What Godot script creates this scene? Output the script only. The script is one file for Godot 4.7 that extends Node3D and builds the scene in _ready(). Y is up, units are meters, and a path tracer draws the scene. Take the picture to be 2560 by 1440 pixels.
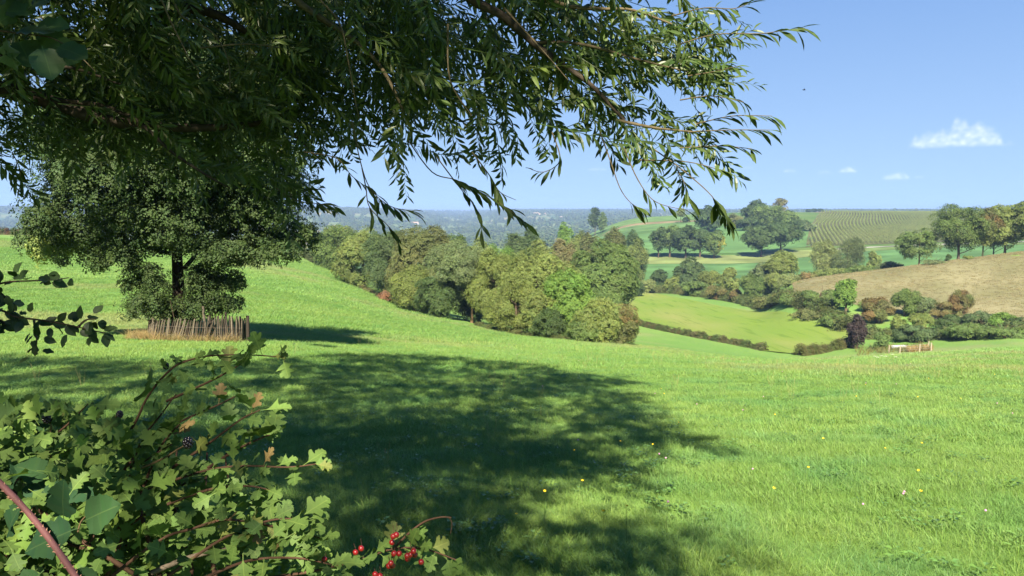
extends Node3D
# A sloping meadow seen from under a willow, with a fenced tree, a copse, fields and hazy hills.

const F := 1925.8        # focal length of the lens, in pixels of a 2560 wide frame
const EYE := 1.6
const TAU2 := 6.28318530718
var pitch := deg_to_rad(5.78)
var rng := RandomNumberGenerator.new()
var noise_a := FastNoiseLite.new()
var noise_b := FastNoiseLite.new()
var names := {}
var spray_meshes := {}
var leaf_mats := {}
var sun_to := Vector3.ZERO      # horizontal way the shadows run, times the length of a 1 m post's shadow

# ---------------------------------------------------------------- helpers
class Geo:
	var v := PackedVector3Array()
	var n := PackedVector3Array()
	var c := PackedColorArray()
	var t := PackedVector2Array()
	var i := PackedInt32Array()
	func tri(a: Vector3, b: Vector3, d: Vector3, col := Color.WHITE) -> void:
		var k := v.size()
		v.append(a); v.append(b); v.append(d)
		c.append(col); c.append(col); c.append(col)
		i.append(k); i.append(k + 1); i.append(k + 2)
	func quad(a: Vector3, b: Vector3, d: Vector3, e: Vector3, col := Color.WHITE) -> void:
		tri(a, b, d, col)
		tri(a, d, e, col)
	func mesh(m: Material = null) -> ArrayMesh:
		var arr := []
		arr.resize(Mesh.ARRAY_MAX)
		arr[Mesh.ARRAY_VERTEX] = v
		if n.size() == v.size():
			arr[Mesh.ARRAY_NORMAL] = n
		if c.size() == v.size():
			arr[Mesh.ARRAY_COLOR] = c
		if t.size() == v.size():
			arr[Mesh.ARRAY_TEX_UV] = t
		arr[Mesh.ARRAY_INDEX] = i
		var out := ArrayMesh.new()
		out.add_surface_from_arrays(Mesh.PRIMITIVE_TRIANGLES, arr)
		if m:
			out.surface_set_material(0, m)
		return out
	# one way round and even normals for a thin leaf whose face is up
	func face_up(nor: Callable) -> void:
		for k in i.size() / 3:
			var a := v[i[k * 3]]
			var f := (v[i[k * 3 + 2]] - a).cross(v[i[k * 3 + 1]] - a)
			if f.y < 0.0:
				var q := i[k * 3 + 1]
				i[k * 3 + 1] = i[k * 3 + 2]
				i[k * 3 + 2] = q
		for p in v:
			n.append(nor.call(p))
	# a tapering round tube through the points
	func tube(p: PackedVector3Array, r: PackedFloat32Array, sides := 6, col := Color.WHITE, cap := true) -> void:
		var first := v.size()
		var up := Vector3(0.31, 0.11, 0.94).normalized()
		for k in p.size():
			var d := (p[mini(k + 1, p.size() - 1)] - p[maxi(k - 1, 0)]).normalized()
			var a := d.cross(up)
			if a.length() < 0.1:
				a = d.cross(Vector3.RIGHT)
			a = a.normalized()
			var b := d.cross(a)
			for s in sides:
				var w := TAU * s / sides
				var o := a * cos(w) + b * sin(w)
				v.append(p[k] + o * r[k]); n.append(o); c.append(col); t.append(Vector2(float(s) / sides, k))
		for k in p.size() - 1:
			for s in sides:
				var q := first + k * sides + s
				var q2 := first + k * sides + (s + 1) % sides
				i.append(q); i.append(q + sides); i.append(q2)
				i.append(q2); i.append(q + sides); i.append(q2 + sides)
		if cap:
			for e in [0, p.size() - 1]:
				var k := v.size()
				var d := (p[1] - p[0]).normalized() * -1.0 if e == 0 else (p[e] - p[e - 1]).normalized()
				v.append(p[e] + d * r[e] * 0.25); n.append(d); c.append(col); t.append(Vector2.ZERO)
				for s in sides:
					var q: int = first + e * sides + s
					var q2: int = first + e * sides + (s + 1) % sides
					i.append(k); i.append(q if e == 0 else q2); i.append(q2 if e == 0 else q)


func rf(a: float, b: float) -> float:
	return rng.randf_range(a, b)


func rdir() -> Vector3:
	var y := rf(-1, 1)
	var a := rf(0, TAU)
	var s := sqrt(1.0 - y * y)
	return Vector3(s * cos(a), y, s * sin(a))


func numbered(called: String) -> String:
	var k: int = names.get(called, 0)
	names[called] = k + 1
	return called if k == 0 else "%s_%03d" % [called, k]


func thing(called: String, label: String, category: String, where: Vector3, group := "") -> Node3D:
	var o := Node3D.new()
	o.name = numbered(called)
	add_child(o)
	o.position = where
	tag(o, label, category, group)
	return o


func tag(o: Node, label: String, category: String, group := "", kind := "") -> void:
	if label: o.set_meta("label", label)
	if category: o.set_meta("category", category)
	if group: o.set_meta("group", group)
	if kind: o.set_meta("kind", kind)


func part(called: String, m: Mesh, parent: Node, mat: Material = null) -> MeshInstance3D:
	var o := MeshInstance3D.new()
	var k: int = parent.get_meta("n_" + called, 0)
	parent.set_meta("n_" + called, k + 1)
	o.name = called if k == 0 else "%s_%03d" % [called, k]
	o.mesh = m
	if mat: o.material_override = mat
	parent.add_child(o, true)
	return o


func structure(called: String, m: Mesh, mat: Material) -> MeshInstance3D:
	var o := MeshInstance3D.new()
	o.name = numbered(called)
	o.mesh = m
	o.material_override = mat
	o.set_meta("kind", "structure")
	add_child(o)
	return o


# copies of one mesh: transforms in the parent's space, and a colour each
func copies(called: String, m: Mesh, where: Array[Transform3D], tint: PackedColorArray, parent: Node, mat: Material) -> MultiMeshInstance3D:
	var mm := MultiMesh.new()
	mm.transform_format = MultiMesh.TRANSFORM_3D
	mm.use_colors = true
	mm.mesh = m
	mm.instance_count = where.size()
	for k in where.size():
		mm.set_instance_transform(k, where[k])
		mm.set_instance_color(k, tint[k])
	var o := MultiMeshInstance3D.new()
	o.name = called if parent != self else numbered(called)
	o.multimesh = mm
	o.material_override = mat
	o.set_meta("kind", "stuff")
	parent.add_child(o, true)
	return o


func plain(col: Color, rough := 0.85, spec := 0.3) -> StandardMaterial3D:
	var m := StandardMaterial3D.new()
	m.albedo_color = col.linear_to_srgb()
	m.roughness = rough
	m.metallic_specular = spec
	return m


# leaves: colour comes from the vertices and the copies
func leaf_material(rough: float, spec: float, through: float) -> StandardMaterial3D:
	var key := "%s %s %s" % [rough, spec, through]
	if leaf_mats.has(key):
		return leaf_mats[key]
	var m := StandardMaterial3D.new()
	m.albedo_color = Color.WHITE
	m.vertex_color_use_as_albedo = true
	m.roughness = rough
	m.metallic_specular = spec
	m.cull_mode = BaseMaterial3D.CULL_DISABLED
	m.backlight_enabled = true
	m.backlight = Color(0.95 * through, 1.0 * through, 0.55 * through).linear_to_srgb()
	leaf_mats[key] = m
	return m


func noise_texture(freq: float, ramp: Array, seed_: int, size := 512, octaves := 5, kind := FastNoiseLite.TYPE_SIMPLEX_SMOOTH) -> NoiseTexture2D:
	var fn := FastNoiseLite.new()
	fn.seed = seed_
	fn.noise_type = kind
	fn.frequency = freq
	fn.fractal_octaves = octaves
	var t := NoiseTexture2D.new()
	t.width = size
	t.height = size
	t.seamless = true
	t.noise = fn
	var g := Gradient.new()
	var offs := PackedFloat32Array()
	var cols := PackedColorArray()
	for k in ramp.size():
		offs.append(float(k) / (ramp.size() - 1))
		cols.append((ramp[k] as Color).linear_to_srgb())
	g.offsets = offs
	g.colors = cols
	t.color_ramp = g
	return t


func textured(tex: Texture2D, scale: float, rough := 0.95, own := false) -> StandardMaterial3D:
	var m := StandardMaterial3D.new()
	m.albedo_texture = tex
	m.roughness = rough
	m.metallic_specular = 0.2
	m.vertex_color_use_as_albedo = true
	m.uv1_triplanar = true
	m.uv1_world_triplanar = not own
	m.uv1_scale = Vector3.ONE * scale
	return m


# ---------------------------------------------------------------- where things stand
# the point at that place of the picture, d metres ahead
func at(px: float, py: float, d: float) -> Vector3:
	var vx := (px - 1280.0) / F
	var vy := (720.0 - py) / F
	var t := d / (vy * sin(pitch) + cos(pitch))
	return Vector3(vx * t, EYE + (vy * cos(pitch) - sin(pitch)) * t, -d)


func spot(px: float, d: float) -> Vector3:
	var x := (px - 1280.0) / F * d * cos(pitch)
	return Vector3(x, ground(x, -d), -d)


# first ground met by the line of sight, from d0 metres on
func hit(px: float, py: float, d0: float) -> Vector3:
	var d := d0
	var p := at(px, py, d)
	for k in 1400:
		p = at(px, py, d)
		if p.y <= ground(p.x, p.z):
			break
		d *= 1.004
	return Vector3(p.x, ground(p.x, p.z), p.z)


# heights of the land: for a bearing (as a picture column), distance ahead and height
var lines := {
	0: [Vector2(0, 0), Vector2(3, -0.28), Vector2(6, -0.65), Vector2(12, -1.4), Vector2(25, -2.9), Vector2(36, -3.9), Vector2(50, -4.45), Vector2(75, -4.9), Vector2(100, -5.0), Vector2(130, -4.75), Vector2(170, -3.75), Vector2(200, -5.2), Vector2(260, -14), Vector2(330, -26), Vector2(420, -38), Vector2(650, -52), Vector2(1100, -58), Vector2(1600, -62), Vector2(2500, -50), Vector2(4000, 8), Vector2(6000, 0), Vector2(9000, 0)],
	430: [Vector2(0, 0), Vector2(3, -0.28), Vector2(6, -0.66), Vector2(12, -1.42), Vector2(28, -3.12), Vector2(36, -3.95), Vector2(50, -4.7), Vector2(75, -5.5), Vector2(100, -5.9), Vector2(130, -6.0), Vector2(170, -6.0), Vector2(200, -7), Vector2(260, -15), Vector2(330, -26), Vector2(420, -38), Vector2(650, -52), Vector2(1100, -58), Vector2(1600, -62), Vector2(2500, -48), Vector2(4000, 8), Vector2(6000, 0), Vector2(9000, 0)],
	780: [Vector2(0, 0), Vector2(3, -0.3), Vector2(6, -0.7), Vector2(12, -1.5), Vector2(25, -3.1), Vector2(36, -4.45), Vector2(50, -5.7), Vector2(75, -7.5), Vector2(100, -8.8), Vector2(130, -9.9), Vector2(160, -10.4), Vector2(190, -10.7), Vector2(215, -10.6), Vector2(260, -15), Vector2(330, -24), Vector2(420, -35), Vector2(650, -52), Vector2(1100, -60), Vector2(1600, -66), Vector2(2500, -32), Vector2(4000, 6), Vector2(6000, 0), Vector2(9000, 0)],
	1000: [Vector2(0, 0), Vector2(3, -0.3), Vector2(6, -0.72), Vector2(12, -1.55), Vector2(25, -3.3), Vector2(36, -4.85), Vector2(50, -6.5), Vector2(75, -9.4), Vector2(100, -11.8), Vector2(115, -13), Vector2(160, -17), Vector2(200, -20), Vector2(260, -26), Vector2(330, -32), Vector2(420, -38), Vector2(650, -52), Vector2(1100, -62), Vector2(1600, -68), Vector2(2500, -50), Vector2(4000, -6), Vector2(6000, -8), Vector2(9000, -4)],
	1150: [Vector2(0, 0), Vector2(3, -0.3), Vector2(6, -0.72), Vector2(12, -1.58), Vector2(25, -3.38), Vector2(36, -5.0), Vector2(50, -6.9), Vector2(75, -10.1), Vector2(97, -12.6), Vector2(130, -16.5), Vector2(200, -23), Vector2(260, -28), Vector2(330, -33), Vector2(420, -39), Vector2(650, -52), Vector2(1100, -62), Vector2(1600, -68), Vector2(2500, -62), Vector2(4000, -44), Vector2(6000, -20), Vector2(9000, -3)],
	1280: [Vector2(0, 0), Vector2(3, -0.3), Vector2(6, -0.74), Vector2(12, -1.6), Vector2(25, -3.46), Vector2(36, -5.2), Vector2(50, -7.3), Vector2(75, -10.9), Vector2(88, -12.6), Vector2(130, -18), Vector2(200, -25), Vector2(260, -29), Vector2(330, -33), Vector2(420, -38), Vector2(650, -50), Vector2(1100, -60), Vector2(1600, -66), Vector2(2500, -52), Vector2(4000, -10), Vector2(6000, -6), Vector2(9000, -3)],
	1600: [Vector2(0, 0), Vector2(3, -0.3), Vector2(6, -0.74), Vector2(12, -1.6), Vector2(25, -3.5), Vector2(36, -5.3), Vector2(50, -7.8), Vector2(75, -11.7), Vector2(110, -16.9), Vector2(145, -20.3), Vector2(200, -23.6), Vector2(250, -25.8), Vector2(290, -28.5), Vector2(330, -27.5), Vector2(380, -24.5), Vector2(420, -22.5), Vector2(520, -17), Vector2(650, -10.5), Vector2(780, -6.5), Vector2(1100, -24), Vector2(1600, -40), Vector2(2500, -30), Vector2(4000, -13), Vector2(6000, -4), Vector2(9000, -2)],
	1900: [Vector2(0, 0), Vector2(3, -0.3), Vector2(6, -0.74), Vector2(12, -1.6), Vector2(25, -3.6), Vector2(36, -5.75), Vector2(50, -8.4), Vector2(75, -13.1), Vector2(105, -18.4), Vector2(115, -19.4), Vector2(150, -21.8), Vector2(200, -23.9), Vector2(260, -26.8), Vector2(330, -26.6), Vector2(420, -21.7), Vector2(500, -12.8), Vector2(650, -6.2), Vector2(800, -0.8), Vector2(1100, -1.2), Vector2(1600, -5), Vector2(2500, -9), Vector2(4000, -8), Vector2(6000, -4), Vector2(9000, -2)],
	2000: [Vector2(0, 0), Vector2(3, -0.3), Vector2(6, -0.74), Vector2(12, -1.6), Vector2(25, -3.6), Vector2(36, -5.75), Vector2(50, -8.45), Vector2(75, -13.3), Vector2(108, -19.3), Vector2(118, -20.1), Vector2(140, -21), Vector2(165, -19.3), Vector2(195, -16.8), Vector2(230, -21), Vector2(260, -24), Vector2(330, -24.5), Vector2(420, -19.8), Vector2(500, -12.8), Vector2(650, -7), Vector2(800, -1), Vector2(1100, -1.4), Vector2(1600, -5), Vector2(2500, -9), Vector2(4000, -8), Vector2(6000, -4), Vector2(9000, -2)],
	2250: [Vector2(0, 0), Vector2(3, -0.3), Vector2(6, -0.74), Vector2(12, -1.6), Vector2(25, -3.6), Vector2(36, -5.75), Vector2(50, -8.4), Vector2(75, -13.0), Vector2(105, -18), Vector2(122, -19.5), Vector2(137, -18.8), Vector2(160, -16.2), Vector2(190, -12.8), Vector2(230, -19), Vector2(290, -22.5), Vector2(350, -19.5), Vector2(420, -17.3), Vector2(520, -12.6), Vector2(650, -7.3), Vector2(800, -1.6), Vector2(1100, -1.5), Vector2(1600, -5), Vector2(2500, -9), Vector2(4000, -8), Vector2(6000, -4), Vector2(9000, -2)],
	2560: [Vector2(0, 0), Vector2(3, -0.3), Vector2(6, -0.74), Vector2(12, -1.6), Vector2(25, -3.6), Vector2(36, -5.4), Vector2(50, -8.1), Vector2(75, -12.3), Vector2(100, -15.9), Vector2(115, -16.9), Vector2(130, -16.8), Vector2(160, -12.8), Vector2(185, -8.7), Vector2(230, -14), Vector2(290, -18), Vector2(420, -15), Vector2(520, -11), Vector2(650, -6), Vector2(800, -1.5), Vector2(1100, -1.5), Vector2(1600, -5), Vector2(2500, -9), Vector2(4000, -8), Vector2(6000, -4), Vector2(9000, -2)],
}
const NT := 181
const NR := 320
const SPAN := 0.7854
var table := PackedFloat32Array()
var s0 := log(8.0)
var s1 := log(9508.0)


func pchip(xs: PackedFloat64Array, ys: PackedFloat64Array, x: float) -> float:
	var n := xs.size()
	if x <= xs[0]: return ys[0]
	if x >= xs[n - 1]: return ys[n - 1]
	var k := 0
	while xs[k + 1] < x:
		k += 1
	var h := xs[k + 1] - xs[k]
	var dk := (ys[k + 1] - ys[k]) / h
	var m0 := dk
	var m1 := dk
	if k > 0:
		var dp := (ys[k] - ys[k - 1]) / (xs[k] - xs[k - 1])
		m0 = 2.0 * dp * dk / (dp + dk) if dp * dk > 0.0 else 0.0
	if k < n - 2:
		var dn := (ys[k + 2] - ys[k + 1]) / (xs[k + 2] - xs[k + 1])
		m1 = 2.0 * dn * dk / (dn + dk) if dn * dk > 0.0 else 0.0
	var t := (x - xs[k]) / h
	var t2 := t * t
	var t3 := t2 * t
	return (2 * t3 - 3 * t2 + 1) * ys[k] + (t3 - 2 * t2 + t) * h * m0 + (3 * t2 - 2 * t3) * ys[k + 1] + (t3 - t2) * h * m1


func make_table() -> void:
	var bearings := PackedFloat64Array()
	var profiles := []
	var keys := lines.keys()
	for px in keys:
		bearings.append(atan((px - 1280.0) / F * cos(pitch)))
		var cs := cos(bearings[bearings.size() - 1])
		var xs := PackedFloat64Array()
		var ys := PackedFloat64Array()
		for p in lines[px]:
			xs.append(log(p.x / cs + 8.0))
			ys.append(p.y)
		profiles.append([xs, ys])
	table.resize(NT * NR)
	var row := PackedFloat64Array()
	row.resize(bearings.size())
	for j in NR:
		var s := s0 + (s1 - s0) * j / (NR - 1)
		for k in bearings.size():
			row[k] = pchip(profiles[k][0], profiles[k][1], s)
		for a in NT:
			var th := -SPAN + 2.0 * SPAN * a / (NT - 1)
			table[a * NR + j] = pchip(bearings, row, th)


func ground(x: float, z: float) -> float:
	var r := sqrt(x * x + z * z)
	var th := atan2(x, -z)
	var fa := clampf((th + SPAN) / (2.0 * SPAN), 0.0, 1.0) * (NT - 1)
	var fr := clampf((log(r + 8.0) - s0) / (s1 - s0), 0.0, 1.0) * (NR - 1)
	var a := mini(int(fa), NT - 2)
	var j := mini(int(fr), NR - 2)
	fa -= a
	fr -= j
	var h := lerpf(lerpf(table[a * NR + j], table[a * NR + j + 1], fr), lerpf(table[(a + 1) * NR + j], table[(a + 1) * NR + j + 1], fr), fa)
	var w := absf(th)
	if w > SPAN:
		h = lerpf(h, minf(r * 0.07, 5.0), smoothstep(SPAN, 2.2, w))
	h += noise_a.get_noise_2d(x * 3.0, z * 3.0) * 0.06 * smoothstep(1.0, 6.0, r)
	h += noise_b.get_noise_2d(x, z) * 0.35 * smoothstep(20.0, 90.0, r)
	return h


# polygon given as picture places, laid on the land between the camera distance hints; returns the outline in x, z
func outline(places: Array) -> PackedVector2Array:
	var out := PackedVector2Array()
	for p in places:
		var q := hit(p[0], p[1], p[2])
		out.append(Vector2(q.x, q.z))
	return out


# a sheet over the land, cut to the outline
func sheet(poly: PackedVector2Array, cell: float, lift: float, col: Callable) -> ArrayMesh:
	var lo := poly[0]
	var hi := poly[0]
	for p in poly:
		lo = lo.min(p)
		hi = hi.max(p)
	var g := Geo.new()
	var x := lo.x
	while x < hi.x:
		var z := lo.y
		while z < hi.y:
			var box := PackedVector2Array([Vector2(x, z), Vector2(x + cell, z), Vector2(x + cell, z + cell), Vector2(x, z + cell)])
			for piece in Geometry2D.intersect_polygons(box, poly):
				var ids := Geometry2D.triangulate_polygon(piece)
				var first := g.v.size()
				for p in piece:
					g.v.append(Vector3(p.x, ground(p.x, p.y) + lift, p.y))
					var e := 0.6
					g.n.append(Vector3(ground(p.x - e, p.y) - ground(p.x + e, p.y), 2.0 * e, ground(p.x, p.y - e) - ground(p.x, p.y + e)).normalized())
					g.c.append(col.call(p.x, p.y))
				for k in ids.size() / 3:
					var t0 := first + ids[k * 3]
					var t1 := first + ids[k * 3 + 1]
					var t2 := first + ids[k * 3 + 2]
					if (g.v[t1] - g.v[t0]).cross(g.v[t2] - g.v[t0]).y > 0.0:
						g.i.append(t0); g.i.append(t2); g.i.append(t1)
					else:
						g.i.append(t0); g.i.append(t1); g.i.append(t2)
			z += cell
		x += cell
	return g.mesh()


# ---------------------------------------------------------------- foliage
# a flat spray of leaves round a point: kind 0 blunt leaves, 1 lobed leaves, 2 narrow leaves
func spray(kind: int, variant: int) -> ArrayMesh:
	var key := kind * 10 + variant
	if spray_meshes.has(key):
		return spray_meshes[key]
	var g := Geo.new()
	var count := 13 if kind != 1 else 12
	for k in count:
		var a := rf(0, TAU)
		var base := Vector3(cos(a), rf(-0.35, 0.35), sin(a)) * rf(0.1, 0.75)
		var out := (Vector3(cos(a + rf(-0.9, 0.9)), rf(-0.55, 0.5), sin(a + rf(-0.9, 0.9)))).normalized()
		var side := out.cross(Vector3.UP).normalized().rotated(out, rf(-0.7, 0.7))
		var nor := side.cross(out)
		var len := rf(0.36, 0.62)
		var wid := len * (0.3 if kind == 0 else 0.34 if kind == 1 else 0.14)
		var tint := rf(0.72, 1.28)
		var col := Color(tint * rf(0.92, 1.1), tint, tint * rf(0.85, 1.1))
		var mid := base + out * len * 0.5 + nor * len * 0.07
		var tip := base + out * len - nor * len * 0.1
		if kind == 1:
			for s in [-1.0, 1.0]:
				var p1: Vector3 = base + out * len * 0.3 + side * s * wid * 0.7
				var p2: Vector3 = base + out * len * 0.45 + side * s * wid * 0.45
				var p3: Vector3 = base + out * len * 0.68 + side * s * wid
				g.tri(base, p1, mid, col)
				g.tri(p1, p2, mid, col)
				g.tri(mid, p2, p3, col)
				g.tri(mid, p3, tip, col)
		else:
			g.tri(base, mid + side * wid, tip, col)
			g.tri(base, tip, mid - side * wid, col * 0.94)
	spray_meshes[key] = g.mesh()
	return spray_meshes[key]


func frame_for(dir: Vector3, size: float) -> Basis:
	var y := (dir + Vector3.UP * 0.55 + rdir() * 0.45).normalized()
	var x := y.cross(rdir()).normalized()
	return Basis(x, y, x.cross(y)) * Basis.from_scale(Vector3(size, size * 0.9, size))


func tinted(col: Color, spread := 0.24) -> Color:
	var t := rf(1.0 - spread, 1.0 + spread)
	return Color(col.r * t * rf(0.93, 1.1), col.g * t, col.b * t * rf(0.8, 1.15))


# greens and browns of the leaves, as the leaf's own colour
var tones := {
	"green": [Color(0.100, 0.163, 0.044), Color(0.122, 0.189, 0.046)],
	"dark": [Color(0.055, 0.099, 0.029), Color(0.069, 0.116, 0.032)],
	"blue": [Color(0.075, 0.126, 0.046), Color(0.090, 0.140, 0.050)],
	"olive": [Color(0.147, 0.202, 0.051), Color(0.166, 0.215, 0.054)],
	"yellow": [Color(0.18, 0.235, 0.06), Color(0.16, 0.215, 0.055)],
	"bright": [Color(0.128, 0.242, 0.044), Color(0.154, 0.261, 0.046)],
	"grey": [Color(0.147, 0.202, 0.084), Color(0.128, 0.183, 0.072)],
	"pale": [Color(0.192, 0.242, 0.084), Color(0.173, 0.222, 0.077)],
	"brown": [Color(0.13, 0.15, 0.05), Color(0.115, 0.145, 0.046)],
	"rusty": [Color(0.187, 0.129, 0.050), Color(0.121, 0.157, 0.046)],
	"plum": [Color(0.050, 0.039, 0.038), Color(0.060, 0.045, 0.042)],
	"tan": [Color(0.2, 0.185, 0.085), Color(0.16, 0.175, 0.065)],
	"gold": [Color(0.300, 0.306, 0.040), Color(0.130, 0.194, 0.035)],
}


# copies of leaf sprays spread over lumpy lobes; returns [places, tints]
func lobed_crown(centre: Vector3, half: Vector3, count: int, size: float, tone: Array, lobes: int, open := 0.0, low := false) -> Array:
	var where: Array[Transform3D] = []
	var tint := PackedColorArray()
	var lc: Array[Vector3] = []
	var lr := PackedFloat32Array()
	var lt: Array[Color] = []
	var total := 0.0
	for k in lobes:
		var d := rdir()
		if low:
			# a dome that is leafy to the ground
			d.y = absf(d.y) if rng.randf() < 0.72 else -absf(d.y)
			var q := rf(0.5, 0.76)
			lc.append(Vector3(d.x * q, -0.34 + (pow(d.y, 0.75) * q * 1.3 if d.y > 0.0 else d.y * q * 0.6), d.z * q))
			lr.append(rf(0.2, 0.38))
		else:
			d.y = d.y * 0.95 + 0.08
			lc.append(d * rf(0.48, 0.78))
			lr.append(rf(0.18, 0.37))
		lt.append((tone[0] as Color).lerp(tone[1], rf(0, 1)) * rf(0.86, 1.16))
		total += lr[k] * lr[k]
	var cum := PackedFloat32Array()
	var acc := 0.0
	for k in lobes:
		acc += lr[k] * lr[k] / total
		cum.append(acc)
	for k in count:
		var w := rng.randf()
		var l := 0
		while l < lobes - 1 and cum[l] < w:
			l += 1
		var d := rdir()
		if d.y < -0.2 and rng.randf() < 0.5:
			d.y = -d.y
		var p := lc[l] + d * lr[l] * (rf(0.74, 1.06) if rng.randf() < 0.93 else rf(0.3, 1.3))
		if open > 0.0 and noise_b.get_noise_3d(p.x * 60.0 + centre.x * 9.0, p.y * 60.0, p.z * 60.0) < open - 0.5:
			continue
		var out := (d + p * 0.6).normalized()
		where.append(Transform3D(frame_for(out, size * rf(0.7, 1.3)), centre + p * half))
		var c := tinted(lt[l])
		tint.append(c)
	return [where, tint]


func bark(col: Color) -> StandardMaterial3D:
	var key := "bark %s" % col
	if not leaf_mats.has(key):
		var m := textured(bark_tex, 2.0, 0.95)
		m.albedo_color = col.linear_to_srgb()
		leaf_mats[key] = m
	return leaf_mats[key]

var bark_tex: Texture2D


# a trunk with limbs that reach into the crown; places relative to the base
func trunk_mesh(height: float, thick: float, limbs: int, reach: float, start: float, lean := Vector3.ZERO) -> ArrayMesh:
	var g := Geo.new()
	var p := PackedVector3Array()
	var r := PackedFloat32Array()
	for k in 8:
		var t := k / 7.0
		p.append(Vector3(lean.x * t * t + sin(t * 5.0) * thick * 0.3, -0.3 + (height + 0.3) * t, lean.z * t * t + cos(t * 4.0) * thick * 0.3))
		r.append(thick * (1.0 - 0.75 * t) * (1.35 if k == 0 else 1.0))
	g.tube(p, r, 9)
	for k in limbs:
		var t := lerpf(start, 0.92, (k + rf(0, 0.6)) / limbs)
		var b := p[int(t * 7.0)].lerp(p[mini(int(t * 7.0) + 1, 7)], fmod(t * 7.0, 1.0))
		var a := k * 2.4 + rf(-0.4, 0.4)
		var l := reach * rf(0.6, 1.0) * (1.15 - 0.5 * t)
		var d := Vector3(cos(a), rf(0.3, 0.9), sin(a))
		var lp := PackedVector3Array()
		var lr := PackedFloat32Array()
		for q in 5:
			var u := q / 4.0
			lp.append(b + d * l * u + Vector3(rf(-0.06, 0.06), u * u * 0.12, rf(-0.06, 0.06)) * l)
			lr.append(thick * (0.42 - 0.3 * t) * (1.0 - 0.85 * u) + 0.008)
		g.tube(lp, lr, 5)
	return g.mesh()


# px: picture column of the trunk; d: distance ahead; top: picture row of the top; wide: picture width of the crown
func tree(called: String, label: String, px: float, d: float, top: float, wide: float, tone, opt := {}) -> Node3D:
	var base := spot(px, d)
	var h: float = maxf(at(px, top, d).y - base.y, 1.0)
	var w := wide * d / F
	var category: String = opt.get("category", "tree")
	var o := thing(called, label, category, base, opt.get("group", ""))
	var foot: float = opt.get("foot", 0.12)          # where the crown begins, as a share of the height
	var size: float = opt.get("size", clampf(d * 0.0029, 0.2, 2.2))
	var tn: Array = tones[tone] if tone is String else tone
	var half := Vector3(w * 0.5, h * (1.0 - foot) * 0.5, w * 0.5 * opt.get("deep", 1.0))
	var centre := Vector3(opt.get("shift", 0.0) * w, h * (foot + (1.0 - foot) * 0.5), 0)
	var count := int(7.0 * w / size * half.y * 2.0 / size * opt.get("dense", 1.0))
	count = clampi(count, 150, 12000)
	var lobes: int = int(opt.get("lobes", 14) * 2.2)
	var got := lobed_crown(centre, half * 0.97, count, size, tn, lobes, opt.get("open", 0.0), foot < 0.1)
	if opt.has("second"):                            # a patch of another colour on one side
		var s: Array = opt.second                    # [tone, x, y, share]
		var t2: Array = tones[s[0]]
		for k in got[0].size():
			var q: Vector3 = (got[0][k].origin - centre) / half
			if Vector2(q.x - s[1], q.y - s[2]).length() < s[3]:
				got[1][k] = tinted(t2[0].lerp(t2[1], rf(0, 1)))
	var kind: int = opt.get("leaf", 0)
	part("trunk", trunk_mesh(h * 0.72, opt.get("thick", clampf(w * 0.035, 0.06, 0.5)), opt.get("limbs", 6), w * 0.36, maxf(foot, 0.15), Vector3(opt.get("lean", 0.0), 0, 0)), o, bark(opt.get("bark", Color(0.11, 0.085, 0.06))))
	copies("crown", spray(kind, rng.randi() % 3), got[0], got[1], o, leaf_material(0.55, opt.get("shine", 0.4), opt.get("through", 0.5)))
	return o


# a low hedge or bramble bank along picture places [px, d], with stems inside
func hedge(called: String, label: String, path: Array, tall: float, wide: float, tone: Array, size: float, dense := 1.0, category := "hedge") -> Node3D:
	var pts: Array[Vector3] = []
	for p in path:
		pts.append(spot(p[0], p[1]))
	var base := pts[0]
	var o := thing(called, label, category, base)
	var where: Array[Transform3D] = []
	var tint := PackedColorArray()
	var g := Geo.new()
	for k in pts.size() - 1:
		var a := pts[k]
		var b := pts[k + 1]
		var l := Vector2(b.x - a.x, b.z - a.z).length()
		var across := Vector3(-(b.z - a.z), 0, b.x - a.x).normalized()
		var n := int(dense * 5.0 * l * (tall + wide * 0.6) / (size * size))
		for q in n:
			var t := rng.randf()
			var p := a.lerp(b, t)
			p.y = ground(p.x, p.z)
			var lump := 0.85 + 0.6 * noise_b.get_noise_2d(p.x * 22.0, p.z * 22.0) + 0.55 * noise_b.get_noise_2d(p.x * 90.0, p.z * 90.0)
			var ang := rf(-0.2, PI + 0.2)
			var rad := rf(0.6, 1.05)
			var off := across * cos(ang) * wide * 0.5 * rad * lump + Vector3.UP * maxf(0.03, tall * sin(ang) * rad * lump)
			where.append(Transform3D(frame_for(off.normalized(), size * rf(0.7, 1.3)), p + off - base))
			var mixv := clampf(0.5 + 1.4 * noise_b.get_noise_2d(p.x * 40.0 + 7.0, p.z * 40.0), 0, 1)
			tint.append(tinted((tone[0] as Color).lerp(tone[1], mixv)))
		for q in int(l / 0.9):
			var p := a.lerp(b, rng.randf())
			p.y = ground(p.x, p.z)
			var up := Vector3(rf(-0.2, 0.2), tall * rf(0.5, 0.75), rf(-0.2, 0.2))
			g.tube(PackedVector3Array([p - base - Vector3.UP * 0.1, p - base + up * 0.5, p - base + up]), PackedFloat32Array([0.025, 0.02, 0.012]), 4)
	var st := part("stem", g.mesh(), o, bark(Color(0.09, 0.07, 0.05)))
	st.set_meta("kind", "stuff")
	copies("foliage", spray(0, rng.randi() % 3), where, tint, o, leaf_material(0.55, 0.4, 0.5))
	return o


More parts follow.
